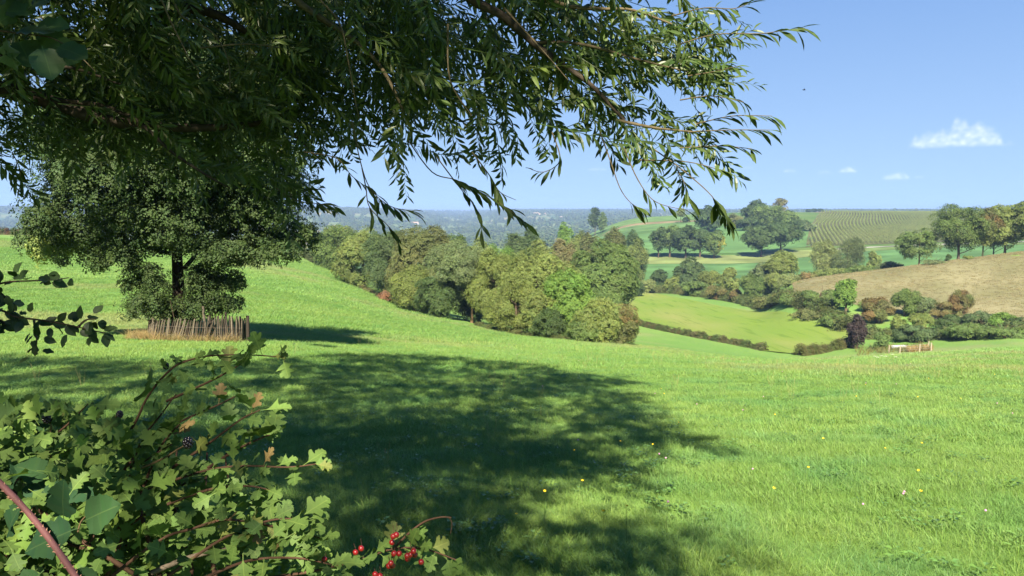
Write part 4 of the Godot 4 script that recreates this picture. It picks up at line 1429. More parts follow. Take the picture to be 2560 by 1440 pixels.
func willow() -> void:
	var root := Vector3(-6.2, 0, -1.2)
	root.y = ground(root.x, root.z)
	var o := thing("willow", "big willow overhanging the meadow with dark drooping leafy branches", "tree", root)
	var bk := bark(Color(0.075, 0.062, 0.05))
	var tw := bark(Color(0.13, 0.11, 0.07))
	var g := Geo.new()
	g.tube(PackedVector3Array([Vector3(0, -0.4, 0), Vector3(0.1, 0.6, 0), Vector3(0.3, 1.8, -0.2), Vector3(0.6, 3.2, -0.3), Vector3(0.9, 5.0, 0.0), Vector3(1.0, 7.0, 0.5), Vector3(1.2, 8.6, 1.0)]), PackedFloat32Array([0.62, 0.48, 0.42, 0.34, 0.26, 0.16, 0.08]), 12)
	for q in [[Vector3(0.3, 1.7, -0.2), Vector3(2.6, 2.9, -2.2), Vector3(3.3, 3.0, -3.5)], [Vector3(0.6, 3.1, -0.3), Vector3(3.4, 4.6, -1.8), Vector3(6.0, 4.6, -2.4)], [Vector3(0.9, 4.8, 0), Vector3(3.6, 6.2, 0.6), Vector3(6.4, 6.4, 1.5)], [Vector3(0.9, 5.6, 0.2), Vector3(-1.0, 7.0, -2.0), Vector3(-1.6, 8.0, -3.4)]]:
		g.tube(PackedVector3Array(q), PackedFloat32Array([0.15, 0.1, 0.06]), 8)
	part("trunk", g.mesh(), o, bk)
	# limbs that cross the picture
	limb(o, "branch", [[-420, 150, 4.7], [-150, 190, 4.6], [0, 222, 4.5], [150, 262, 4.4], [260, 300, 4.3], [400, 317, 4.3], [560, 318, 4.4], [700, 300, 4.5]], 0.062, 0.012, bk, 9)
	limb(o, "branch", [[120, 250, 4.4], [240, 262, 4.3], [340, 300, 4.1], [430, 380, 4.0], [520, 440, 4.0], [575, 470, 4.0]], 0.016, 0.004, bk)
	limb(o, "branch", [[-60, 120, 4.2], [60, 160, 4.1], [180, 170, 4.0], [300, 210, 4.0]], 0.014, 0.005, bk)
	limb(o, "branch", [[260, -60, 4.4], [380, 5, 4.3], [520, 30, 4.2], [600, 70, 4.2], [700, 130, 4.1]], 0.036, 0.012, bk)
	limb(o, "branch", [[640, -80, 3.9], [739, 0, 3.8], [800, 44, 3.8], [900, 113, 3.8], [960, 180, 3.8], [1010, 280, 3.8]], 0.02, 0.006, tw)
	limb(o, "branch", [[1080, -80, 3.8], [1181, 0, 3.7], [1257, 41, 3.7], [1333, 107, 3.65], [1400, 157, 3.6], [1480, 215, 3.6], [1560, 300, 3.6]], 0.026, 0.008, bk)
	limb(o, "branch", [[1240, -60, 3.7], [1400, 10, 3.65], [1500, 22, 3.6], [1580, 25, 3.6], [1680, 60, 3.55]], 0.012, 0.004, tw)
	limb(o, "branch", [[1333, 107, 3.65], [1450, 110, 3.6], [1600, 150, 3.55], [1720, 180, 3.5]], 0.009, 0.003, tw)
	limb(o, "branch", [[1540, 300, 3.6], [1640, 320, 3.55], [1740, 330, 3.5]], 0.008, 0.003, tw)
	limb(o, "branch", [[700, 300, 4.5], [760, 360, 4.3], [800, 400, 4.2]], 0.008, 0.003, bk)
	# pale thin twigs hanging in front
	for q in [[[404, 0, 3.4], [430, 60, 3.4], [455, 110, 3.4], [475, 150, 3.4], [500, 180, 3.45]], [[437, 10, 3.5], [460, 45, 3.5], [530, 80, 3.5], [570, 150, 3.5], [575, 230, 3.5]], [[800, 0, 3.5], [850, 60, 3.5], [872, 160, 3.5], [890, 260, 3.55], [905, 330, 3.6]], [[100, 40, 3.6], [180, 120, 3.6], [240, 180, 3.6]], [[1120, 60, 3.5], [1125, 200, 3.5], [1180, 290, 3.55]], [[500, 120, 3.6], [620, 110, 3.6], [700, 120, 3.6]], [[1260, 20, 3.5], [1360, 130, 3.45], [1420, 200, 3.45]]]:
		limb(o, "twig", q, 0.005, 0.002, tw, 5)
	# the mass of leafy twigs: centre, half size, distances, how many layers deep, which way the twigs hang
	var twigs := [willow_twig(26, 0.08), willow_twig(22, 0.2), willow_twig(28, 0.05), willow_twig(20, 0.1)]
	var where := [[], [], [], []]
	var tint := [PackedColorArray(), PackedColorArray(), PackedColorArray(), PackedColorArray()]
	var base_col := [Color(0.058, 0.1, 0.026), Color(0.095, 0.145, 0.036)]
	var blobs := [
		[130, 40, 330, 190, 3.7, 6.5, 3.0, 0.35, -0.6], [500, 130, 360, 200, 3.8, 6.5, 3.6, 0.5, -0.5], [850, 110, 320, 210, 3.7, 6.0, 2.9, 0.6, -0.5], [1130, 90, 270, 190, 3.6, 5.2, 2.0, 0.7, -0.5],
		[1400, 90, 240, 170, 3.5, 4.5, 2.2, 0.85, -0.3], [1620, 190, 190, 150, 3.4, 4.2, 2.5, 1.0, -0.2], [1590, 300, 190, 80, 3.4, 4.1, 2.0, 0.9, -0.35], [980, 320, 190, 90, 3.7, 5.0, 1.3, 0.5, -0.7],
		[610, 350, 220, 90, 4.0, 5.5, 1.6, 0.45, -0.6], [1230, 300, 210, 90, 3.6, 4.6, 1.2, 0.6, -0.65], [160, 290, 220, 80, 4.2, 6.0, 2.0, 0.3, -0.6], [700, 440, 80, 60, 4.0, 5.0, 1.3, 0.5, -0.7], [1680, 90, 150, 90, 3.4, 4.0, 1.3, 1.0, -0.05],
		[420, 280, 330, 110, 4.2, 6.0, 1.9, 0.4, -0.5], [-200, 120, 260, 260, 3.6, 6.0, 2.4, 0.2, -0.6], [600, -180, 700, 150, 3.8, 6.5, 2.0, 0.5, -0.5], [1350, -140, 280, 120, 3.6, 4.6, 1.2, 0.8, -0.3], [1700, 330, 130, 70, 3.4, 3.9, 1.2, 0.95, -0.25],
		[40, 380, 50, 60, 4.4, 5.0, 0.8, 0.1, -0.9],
	]
	for q in blobs:
		var area: float = PI * q[2] * q[3]
		var dm: float = (q[4] + q[5]) * 0.5
		var n := int(q[6] * area / (3300.0 * pow(3.8 / dm, 2.0)))
		for k in n:
			var a := rf(0, TAU)
			var rr := sqrt(rng.randf())
			var d := rf(q[4], q[5])
			var p := at(q[0] + cos(a) * rr * q[2], q[1] + sin(a) * rr * q[3], d)
			if noise_a.get_noise_3d(p.x * 13.0, p.y * 13.0, p.z * 13.0) < -0.2:
				continue
			var dir := Vector3(q[7], q[8], 0) + rdir() * Vector3(0.75, 0.75, 0.9)
			dir = dir.normalized()
			var len := rf(0.34, 0.56)
			var v := rng.randi() % 4
			where[v].append(Transform3D(along(dir, Vector3(0, 0.8, 0.7) + rdir() * 0.5, len), p - dir * len * 0.5 - root))
			tint[v].append(tinted((base_col[0] as Color).lerp(base_col[1], rng.randf()), 0.2))
	# the rest of the crown, above and behind: it shades the meadow
	var shade := PackedVector2Array()
	for q in [[-900, 885], [0, 888], [400, 905], [640, 905], [880, 882], [1000, 886], [1250, 905], [1580, 955], [1560, 1010], [1740, 1120], [1660, 1180], [1500, 1200], [1430, 1260], [1600, 1330], [1780, 1385], [1500, 1500]]:
		var p := hit(q[0], q[1], 1.0)
		shade.append(Vector2(p.x, p.z))
	shade.append(Vector2(0.6, 1.5))
	shade.append(Vector2(-9.0, 1.5))
	var lo := Vector2(-22, -30)
	var hi := Vector2(4, 2)
	var tries := 200000
	var made := 0
	for k in tries:
		if made > 19000:
			break
		var gp := Vector2(rf(lo.x, hi.x), rf(lo.y, hi.y))
		if not Geometry2D.is_point_in_polygon(gp, shade):
			continue
		var gap := noise_a.get_noise_2d(gp.x * 6.0 + 40.0, gp.y * 4.0)
		if gap < (-0.4 if gp.y > -9.5 and gp.x < -0.3 else -0.2):
			continue
		var d := -gp.y
		var low := clampf(3.2 + d * 0.36, 3.4, 10.5)
		var h := rf(low, low + 2.6)
		var p := Vector3(gp.x - sun_to.x * h, ground(gp.x, gp.y) + h, gp.y - sun_to.z * h)
		# keep the view itself free: only what lies above the frame, or behind
		if p.z < 0.4 and (p.y - EYE) < 0.4 + 0.33 * -p.z and absf(p.x) < 0.85 * -p.z + 0.9:
			continue
		if p.y - ground(p.x, p.z) < 2.2:
			continue
		# nothing hangs over the sunlit right end of the canopy
		var e := p + (sun_to + Vector3.DOWN) * ((p.z + 3.55) / -sun_to.z)
		if e.y > 1.2 and e.y < 3.6 and e.x > 0.12 + rf(-0.15, 0.3):
			continue
		# leave sun for most of the hawthorn in front
		var b := p + sun_to * (p.y - 0.95)
		if b.x > -1.6 and b.x < 0.4 and b.z > -2.5 and b.z < -0.5 and rng.randf() < (0.92 if b.x > -0.75 or b.z > -1.5 else 0.6):
			continue
		if not (gp.y > -9.5 and gp.x < -0.3) and rng.randf() < 0.26:
			continue
		made += 1
		var v := rng.randi() % 4
		var dir := (Vector3(0.3, -0.4, 0) + rdir() * 0.8).normalized()
		where[v].append(Transform3D(along(dir, Vector3.UP + rdir() * 0.4, rf(0.55, 0.95)), p - root))
		tint[v].append(tinted(base_col[0], 0.2))
	var lm := leaf_material(0.42, 0.5, 0.66)
	for v in 4:
		var list: Array[Transform3D] = []
		list.assign(where[v])
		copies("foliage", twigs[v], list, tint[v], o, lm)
	# hanging strands whose leaves can be told apart
	var kinds := []
	for k in 6:
		kinds.append(single("willow", Color(0.058, 0.092, 0.024) * rf(0.75, 1.35), rf(0.074, 0.1)))
	var strands := [
		[[[880, 300, 3.7], [900, 400, 3.7], [925, 470, 3.65], [975, 515, 3.6], [1035, 528, 3.6]], 0.5, 1.0, 20],
		[[[905, 420, 3.7], [915, 470, 3.7], [925, 520, 3.7], [975, 570, 3.7], [1005, 625, 3.7]], 0.3, 0.95, 10],
		[[[1020, 350, 3.8], [1080, 430, 3.75], [1140, 450, 3.7], [1200, 480, 3.7], [1260, 515, 3.65], [1310, 555, 3.6]], 0.35, 1.0, 30],
		[[[1090, 390, 3.8], [1150, 470, 3.8], [1190, 520, 3.8], [1205, 575, 3.8]], 0.3, 1.0, 14],
		[[[1180, 380, 3.7], [1225, 440, 3.7], [1250, 480, 3.7], [1290, 500, 3.7]], 0.1, 0.7, 12],
		[[[1500, 330, 3.5], [1525, 400, 3.5], [1550, 470, 3.5], [1575, 505, 3.5], [1598, 520, 3.5]], 0.72, 1.0, 9],
		[[[1560, 370, 3.5], [1595, 450, 3.5], [1640, 505, 3.5], [1720, 526, 3.5]], 0.4, 1.0, 7],
		[[[1630, 370, 3.45], [1700, 420, 3.45], [1770, 480, 3.4], [1800, 520, 3.4], [1825, 560, 3.4]], 0.55, 1.0, 20],
		[[[1690, 420, 3.5], [1712, 460, 3.5], [1720, 505, 3.5]], 0.3, 1.0, 8],
		[[[1700, 110, 3.5], [1790, 86, 3.45], [1900, 84, 3.4], [1960, 76, 3.4], [2012, 70, 3.4]], 0.2, 1.0, 22],
		[[[1680, 40, 3.5], [1760, 20, 3.45], [1830, 22, 3.4], [1870, 10, 3.4]], 0.2, 1.0, 14],
		[[[1720, 190, 3.5], [1790, 178, 3.45], [1845, 165, 3.4]], 0.2, 1.0, 12],
		[[[1700, 250, 3.5], [1780, 240, 3.45], [1860, 255, 3.4]], 0.1, 1.0, 14],
		[[[1740, 310, 3.5], [1830, 290, 3.45], [1930, 290, 3.4]], 0.1, 1.0, 16],
		[[[1720, 330, 3.45], [1820, 325, 3.4], [1925, 325, 3.4]], 0.1, 1.0, 18],
		[[[1700, 370, 3.5], [1800, 365, 3.45], [1880, 372, 3.4]], 0.1, 1.0, 14],
		[[[1600, 400, 3.5], [1720, 405, 3.45], [1800, 425, 3.4]], 0.1, 1.0, 14],
		[[[1380, 330, 3.6], [1400, 400, 3.6], [1360, 430, 3.6], [1320, 420, 3.6]], 0.1, 0.9, 8],
		[[[760, 380, 3.9], [840, 395, 3.9], [880, 440, 3.85], [920, 470, 3.85]], 0.1, 1.0, 10],
		[[[690, 470, 4.1], [740, 500, 4.1], [800, 510, 4.05], [845, 515, 4.05]], 0.1, 0.9, 12],
		[[[30, 380, 4.4], [48, 420, 4.4], [52, 465, 4.4]], 0.2, 1.0, 9],
	]
	for q in strands:
		var p := limb(o, "twig", q[0], 0.0034, 0.0012, tw, 5)
		leaf_run(o, p, q[1], q[2], q[3], kinds, leaf_material(0.55, 0.3, 0.42), 0.5)


# ---------------------------------------------------------------- the bushes right in front
func foreground() -> void:
	var brown := bark(Color(0.1, 0.06, 0.042))
	var grey := bark(Color(0.17, 0.14, 0.11))
	var lm := leaf_material(0.58, 0.32, 0.55)
	# hawthorn bush
	var root := Vector3(-0.75, 0, -1.15)
	root.y = ground(root.x, root.z)
	var o := thing("hawthorn_bush", "hawthorn bush with lobed leaves and a few red berries, bottom left", "bush", root)
	var kinds := []
	for k in 6:
		kinds.append(single("hawthorn", Color(0.115, 0.19, 0.047) * rf(0.78, 1.22), rf(0.045, 0.058)))
	for k in 4:
		kinds.append(single("hawthorn", Color(0.09, 0.155, 0.04) * rf(0.8, 1.25), rf(0.038, 0.05)))
	kinds.append(single("hawthorn", Color(0.15, 0.18, 0.05), 0.05))
	kinds.append(single("hawthorn", Color(0.19, 0.14, 0.06), 0.046))
	var stems := [
		[[[120, 1440, 1.5], [240, 1200, 1.5], [330, 1070, 1.5], [371, 989, 1.48], [420, 930, 1.46], [460, 905, 1.45], [530, 889, 1.44], [640, 888, 1.44], [715, 895, 1.44]], 24, 0.35],
		[[[400, 1010, 1.48], [500, 965, 1.45], [560, 935, 1.44], [610, 905, 1.42]], 7, 0.2],
		[[[353, 1234, 1.4], [394, 1130, 1.4], [430, 1080, 1.38], [450, 1060, 1.36]], 12, 0.1],
		[[[300, 1262, 1.35], [370, 1225, 1.35], [500, 1180, 1.32], [600, 1165, 1.3], [720, 1168, 1.28], [790, 1160, 1.26]], 26, 0.1],
		[[[280, 1440, 1.25], [400, 1350, 1.25], [480, 1322, 1.22], [560, 1300, 1.2], [640, 1308, 1.2], [740, 1328, 1.18], [800, 1345, 1.18]], 26, 0.1],
		[[[430, 1170, 1.4], [520, 1110, 1.38], [600, 1050, 1.36], [650, 1025, 1.35]], 12, 0.2],
		[[[520, 1170, 1.34], [590, 1125, 1.33], [660, 1092, 1.32], [690, 1085, 1.32]], 9, 0.3],
		[[[200, 1440, 1.3], [250, 1300, 1.35], [330, 1180, 1.38], [430, 1110, 1.38]], 12, 0.1],
		[[[60, 1250, 1.4], [110, 1120, 1.4], [170, 1060, 1.4], [220, 1010, 1.4]], 14, 0.2],
		[[[420, 1440, 1.22], [560, 1345, 1.2], [680, 1300, 1.18], [770, 1300, 1.17]], 18, 0.15],
		[[[500, 1450, 1.2], [620, 1402, 1.18], [740, 1395, 1.16], [830, 1412, 1.15]], 16, 0.15],
		[[[300, 1240, 1.42], [360, 1110, 1.42], [460, 1050, 1.4], [540, 1015, 1.4], [600, 985, 1.4]], 9, 0.15],
		[[[250, 1250, 1.38], [330, 1150, 1.38], [360, 1090, 1.38], [400, 1040, 1.38], [440, 985, 1.38]], 8, 0.1],
		[[[420, 1260, 1.3], [520, 1225, 1.28], [620, 1215, 1.27], [690, 1230, 1.26]], 14, 0.15],
		[[[560, 1460, 1.2], [690, 1442, 1.2], [800, 1425, 1.2], [900, 1398, 1.2], [985, 1372, 1.2], [1060, 1372, 1.2], [1140, 1400, 1.2]], 26, 0.15],
	]
	var at_most := 300
	var made := 0
	for q in stems:
		var p := limb(o, "branch", q[0], 0.003, 0.001, brown, 6)
		for k in q[1]:
			var t := lerpf(q[2], 0.995, (k + rf(0.2, 0.8)) / q[1]) * (p.size() - 1.01)
			var b := p[int(t)].lerp(p[int(t) + 1], fmod(t, 1.0))
			var d := (p[int(t) + 1] - p[int(t)]).normalized()
			var dir := (d * rf(0.2, 0.9) + rdir() * 0.85 + Vector3(0, 0.2, 0.15)).normalized()
			var lf := part("leaf", kinds[rng.randi() % 11 if rng.randf() < 0.98 else 11], o, lm)
			lf.transform = Transform3D(along(dir, Vector3(0, 0.9, 0.75) + rdir() * 0.6, rf(0.6, 1.12)), b)
			made += 1
	limb(o, "branch", [[380, 1432, 1.25], [470, 1395, 1.25], [560, 1372, 1.25], [610, 1358, 1.25]], 0.005, 0.003, grey, 6)
	limb(o, "branch", [[985, 1372, 1.2], [1020, 1335, 1.2], [1060, 1305, 1.2], [1100, 1293, 1.2], [1128, 1294, 1.2]], 0.0022, 0.0012, brown, 5)
	limb(o, "branch", [[1122, 1294, 1.2], [1130, 1308, 1.2], [1126, 1335, 1.2]], 0.001, 0.0006, brown, 4)
	# the leafy body of the bush: nearest leaves one by one, the rest together
	var body := PackedVector2Array([Vector2(-300, 1040), Vector2(60, 1020), Vector2(250, 1060), Vector2(400, 1130), Vector2(520, 1200), Vector2(640, 1270), Vector2(740, 1350), Vector2(800, 1440), Vector2(860, 1560), Vector2(-300, 1560)])
	var where := [[], [], []]
	var tint := [PackedColorArray(), PackedColorArray(), PackedColorArray()]
	var white := []
	for k in 3:
		white.append(single("hawthorn", Color(1, 1, 1), 0.055))
	var tries := 0
	while tries < 4200:
		tries += 1
		var px := rf(-300, 860)
		var py := rf(1020, 1560)
		if not Geometry2D.is_point_in_polygon(Vector2(px, py), body):
			continue
		var near := made < at_most and px > -30 and py < 1460
		var d := rf(1.12, 1.34) if near else rf(1.28, 1.95)
		if near and (noise_a.get_noise_2d(px * 0.11, py * 0.11) < -0.1):
			near = false
			d = rf(1.3, 1.95)
		var p := at(px, py, d) - root
		var dir := (Vector3(0.35, 0.25, 0.2) + rdir()).normalized()
		var b := along(dir, Vector3(0, 0.9, 0.7) + rdir() * 0.65, rf(0.65, 1.1))
		if near:
			var lf := part("leaf", kinds[rng.randi() % 9], o, lm)
			lf.transform = Transform3D(b, p)
			made += 1
		else:
			var v := rng.randi() % 3
			where[v].append(Transform3D(b, p))
			tint[v].append(tinted(Color(0.095, 0.165, 0.04).lerp(Color(0.125, 0.205, 0.046), rng.randf()), 0.25))
	for v in 3:
		var list: Array[Transform3D] = []
		list.assign(where[v])
		copies("foliage", white[v], list, tint[v], o, lm)
	var g := Geo.new()
	for k in 40:
		var a := at(rf(-200, 600), 1560, rf(1.3, 1.8)) - root
		var b := at(rf(-100, 620), rf(1080, 1300), rf(1.35, 1.8)) - root
		g.tube(PackedVector3Array([a, a.lerp(b, 0.5) + rdir() * 0.04, b]), PackedFloat32Array([0.005, 0.004, 0.002]), 5)
	part("inner_stem", g.mesh(), o, brown).set_meta("kind", "stuff")
	# red berries
	var berry := SphereMesh.new()
	berry.radius = 0.0046
	berry.height = 0.0098
	berry.radial_segments = 14
	berry.rings = 8
	var red := plain(Color(0.21, 0.01, 0.011), 0.3, 0.5)
	for q in [[983, 1341], [991, 1337], [980, 1356], [903, 1371], [889, 1381], [985, 1384], [998, 1384], [1018, 1390], [1026, 1387], [1034, 1378], [1037, 1387], [1019, 1397], [1053, 1405], [972, 1415], [981, 1414], [977, 1408], [938, 1436], [950, 1440], [811, 1398]]:
		var b := part("berry", berry, o, red)
		b.position = at(q[0], q[1], 1.17 + rf(-0.015, 0.015)) - root
		b.rotation = Vector3(rf(-0.6, 0.6), 0, rf(-0.6, 0.6))
		var sg := Geo.new()
		var e := at(q[0] + rf(-6, 6), q[1] - rf(16, 30), 1.2) - root
		sg.tube(PackedVector3Array([b.position, b.position.lerp(e, 0.5) + Vector3(0.001, 0.001, 0), e]), PackedFloat32Array([0.0005, 0.0005, 0.0006]), 4)
		part("berry_stalk", sg.mesh(), o, brown)
	bramble(lm)
	rose_and_hazel()


func bramble(lm: Material) -> void:
	var o := thing("bramble", "prickly pink bramble cane with dark leaves and blackberries, bottom left", "bramble", at(60, 1440, 1.0))
	var cane := plain(Color(0.14, 0.06, 0.06), 0.65)
	var p := limb(o, "cane", [[-80, 1130, 1.02], [0, 1208, 1.0], [60, 1270, 0.99], [110, 1330, 0.98], [150, 1385, 0.97], [200, 1460, 0.96], [240, 1540, 0.95]], 0.004, 0.0044, cane, 10)
	var g := Geo.new()
	for k in 90:
		var t := rf(0, p.size() - 1.02)
		var b := p[int(t)].lerp(p[int(t) + 1], fmod(t, 1.0))
		var d := (p[int(t) + 1] - p[int(t)]).normalized()
		var out := d.cross(rdir()).normalized()
		var tip := b + out * 0.007 - d * 0.002
		var s := d * 0.0013
		var u := d.cross(out) * 0.0008
		var f := b + out * 0.0037
		g.tri(f - s, f + u, tip); g.tri(f + u, f + s, tip); g.tri(f + s, f - u, tip); g.tri(f - u, f - s, tip)
	var pr := part("prickles", g.mesh(), o, plain(Color(0.36, 0.2, 0.13), 0.5))
	pr.set_meta("kind", "stuff")
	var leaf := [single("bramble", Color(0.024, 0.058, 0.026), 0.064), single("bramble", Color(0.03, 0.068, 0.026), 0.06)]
	for q in [[205, 1305, 1.02, 0.9, 0.5], [195, 1320, 1.0, -0.9, -0.3], [160, 1300, 1.05, 0.1, 0.8], [170, 1425, 0.98, 0.6, -0.5], [110, 1425, 1.0, -0.4, -0.4], [130, 1190, 1.3, -0.5, 0.3], [80, 1185, 1.3, 0.5, -0.5], [160, 1215, 1.25, 0.7, -0.1], [60, 1170, 1.3, -0.6, -0.4], [20, 1330, 1.15, 0.3, 0.5], [30, 1060, 1.5, 0.5, 0.3], [70, 1050, 1.5, 0.8, -0.2], [10, 1110, 1.45, 0.2, -0.4]]:
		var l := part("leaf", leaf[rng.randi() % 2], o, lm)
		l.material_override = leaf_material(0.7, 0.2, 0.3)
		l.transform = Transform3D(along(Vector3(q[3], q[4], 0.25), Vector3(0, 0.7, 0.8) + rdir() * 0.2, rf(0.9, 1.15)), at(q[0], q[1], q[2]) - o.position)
	var st := bark(Color(0.18, 0.13, 0.07))
	limb(o, "leaf_stalk", [[195, 1330, 1.0], [205, 1300, 1.02], [240, 1270, 1.03]], 0.0012, 0.0008, st, 5)
	limb(o, "stem", [[130, 1160, 1.42], [122, 1110, 1.4], [128, 1070, 1.4], [120, 1045, 1.4]], 0.0022, 0.0014, st, 6)
	limb(o, "stem", [[330, 1180, 1.35], [400, 1150, 1.34], [450, 1120, 1.33], [470, 1110, 1.32]], 0.002, 0.0012, st, 6)
	limb(o, "stem", [[260, 1090, 1.42], [275, 1060, 1.41], [292, 1040, 1.4]], 0.002, 0.0012, st, 6)
	var drupe := SphereMesh.new()
	drupe.radius = 0.0028
	drupe.height = 0.0056
	drupe.radial_segments = 8
	drupe.rings = 5
	var arr := drupe.get_mesh_arrays()
	var black := plain(Color(0.012, 0.008, 0.012), 0.25, 0.6)
	for q in [[117, 1047, 1.39, 1.0], [470, 1107, 1.31, 1.15], [299, 1036, 1.4, 0.8], [97, 1098, 1.4, 0.9], [415, 915, 1.46, 0.75]]:
		var b := Geo.new()
		for k in 26:
			var y := 1.0 - 2.0 * (k + 0.5) / 26.0
			var a := k * 2.39996
			var s := sqrt(1.0 - y * y)
			var c := Vector3(s * cos(a) * 0.0058, y * 0.0075, s * sin(a) * 0.0058)
			var first := b.v.size()
			for v in arr[Mesh.ARRAY_VERTEX]:
				b.v.append(v + c)
			for n in arr[Mesh.ARRAY_NORMAL]:
				b.n.append(n)
			for i in arr[Mesh.ARRAY_INDEX]:
				b.i.append(i + first)
		b.c.clear()
		var m := part("blackberry", b.mesh(), o, black)
		m.position = at(q[0], q[1], q[2]) - o.position
		m.scale = Vector3.ONE * float(q[3])


func rose_and_hazel() -> void:
	var lm := leaf_material(0.5, 0.45, 0.35)
	var dark := bark(Color(0.09, 0.07, 0.05))
	var o := thing("rose_branch", "dark leafy rose branches reaching in from the left edge", "branch", at(-260, 760, 2.0))
	var kinds := []
	for k in 4:
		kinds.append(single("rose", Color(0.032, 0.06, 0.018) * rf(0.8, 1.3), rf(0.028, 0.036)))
	for q in [
		[[[-200, 740, 2.0], [-40, 718, 1.95], [20, 705, 1.9], [80, 702, 1.88], [130, 700, 1.86], [172, 694, 1.85]], 20],
		[[[-200, 770, 1.95], [-20, 772, 1.9], [40, 792, 1.86], [100, 800, 1.84], [170, 812, 1.8], [225, 825, 1.78], [262, 832, 1.77]], 40],
		[[[-60, 690, 1.95], [0, 730, 1.92], [30, 770, 1.9], [40, 800, 1.88]], 16],
		[[[85, 800, 1.84], [88, 830, 1.83], [92, 850, 1.82], [88, 888, 1.82]], 10],
		[[[-60, 800, 1.9], [0, 800, 1.88], [14, 815, 1.88]], 9],
		[[[195, 818, 1.8], [215, 800, 1.8], [240, 798, 1.79]], 6],
	]:
		var p := limb(o, "stem", q[0], 0.0032, 0.001, dark, 6)
		for k in q[1]:
			var t := lerpf(0.15, 0.99, (k + rf(0.2, 0.8)) / q[1]) * (p.size() - 1.01)
			var b := p[int(t)].lerp(p[int(t) + 1], fmod(t, 1.0))
			var d := (p[int(t) + 1] - p[int(t)]).normalized()
			var dir := (d * rf(0.2, 0.8) + rdir() * 0.8 + Vector3(0, rf(-0.4, 0.3), 0)).normalized()
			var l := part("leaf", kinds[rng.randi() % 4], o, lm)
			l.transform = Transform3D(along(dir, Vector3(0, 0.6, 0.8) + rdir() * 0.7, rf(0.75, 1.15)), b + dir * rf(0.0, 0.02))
	var h := thing("hazel_branch", "hazel twig with broad round leaves in the top left corner", "branch", at(-200, 40, 1.75))
	var broad := []
	for k in 4:
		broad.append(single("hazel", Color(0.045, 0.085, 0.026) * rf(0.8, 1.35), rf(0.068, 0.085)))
	limb(h, "stem", [[-200, 60, 1.75], [-20, 75, 1.72], [60, 85, 1.7], [120, 92, 1.68], [160, 110, 1.68]], 0.003, 0.001, dark, 6)
	for q in [[20, 60, 0.6, 0.5], [60, 40, 0.7, 0.6], [95, 15, 0.9, 0.2], [60, 80, 0.9, 0.1], [110, 70, 0.8, 0.1], [115, 85, 0.9, -0.1], [70, 100, 0.5, -0.6], [110, 100, 0.6, -0.5], [40, 95, 0.1, -0.9], [10, 85, -0.3, -0.8], [150, 105, 0.7, -0.5], [20, 20, 0.3, 0.7], [0, 40, -0.2, 0.5], [130, 115, 0.3, -0.8], [165, 115, 0.9, -0.3], [35, 30, 0.9, 0.1]]:
		var l := part("leaf", broad[rng.randi() % 4], h, lm)
		l.transform = Transform3D(along(Vector3(q[2], q[3], rf(-0.2, 0.4)), Vector3(0, 0.6, 0.8) + rdir() * 0.5, rf(0.8, 1.1)), at(q[0] - 25, q[1], 1.7 + rf(-0.05, 0.05)) - h.position)


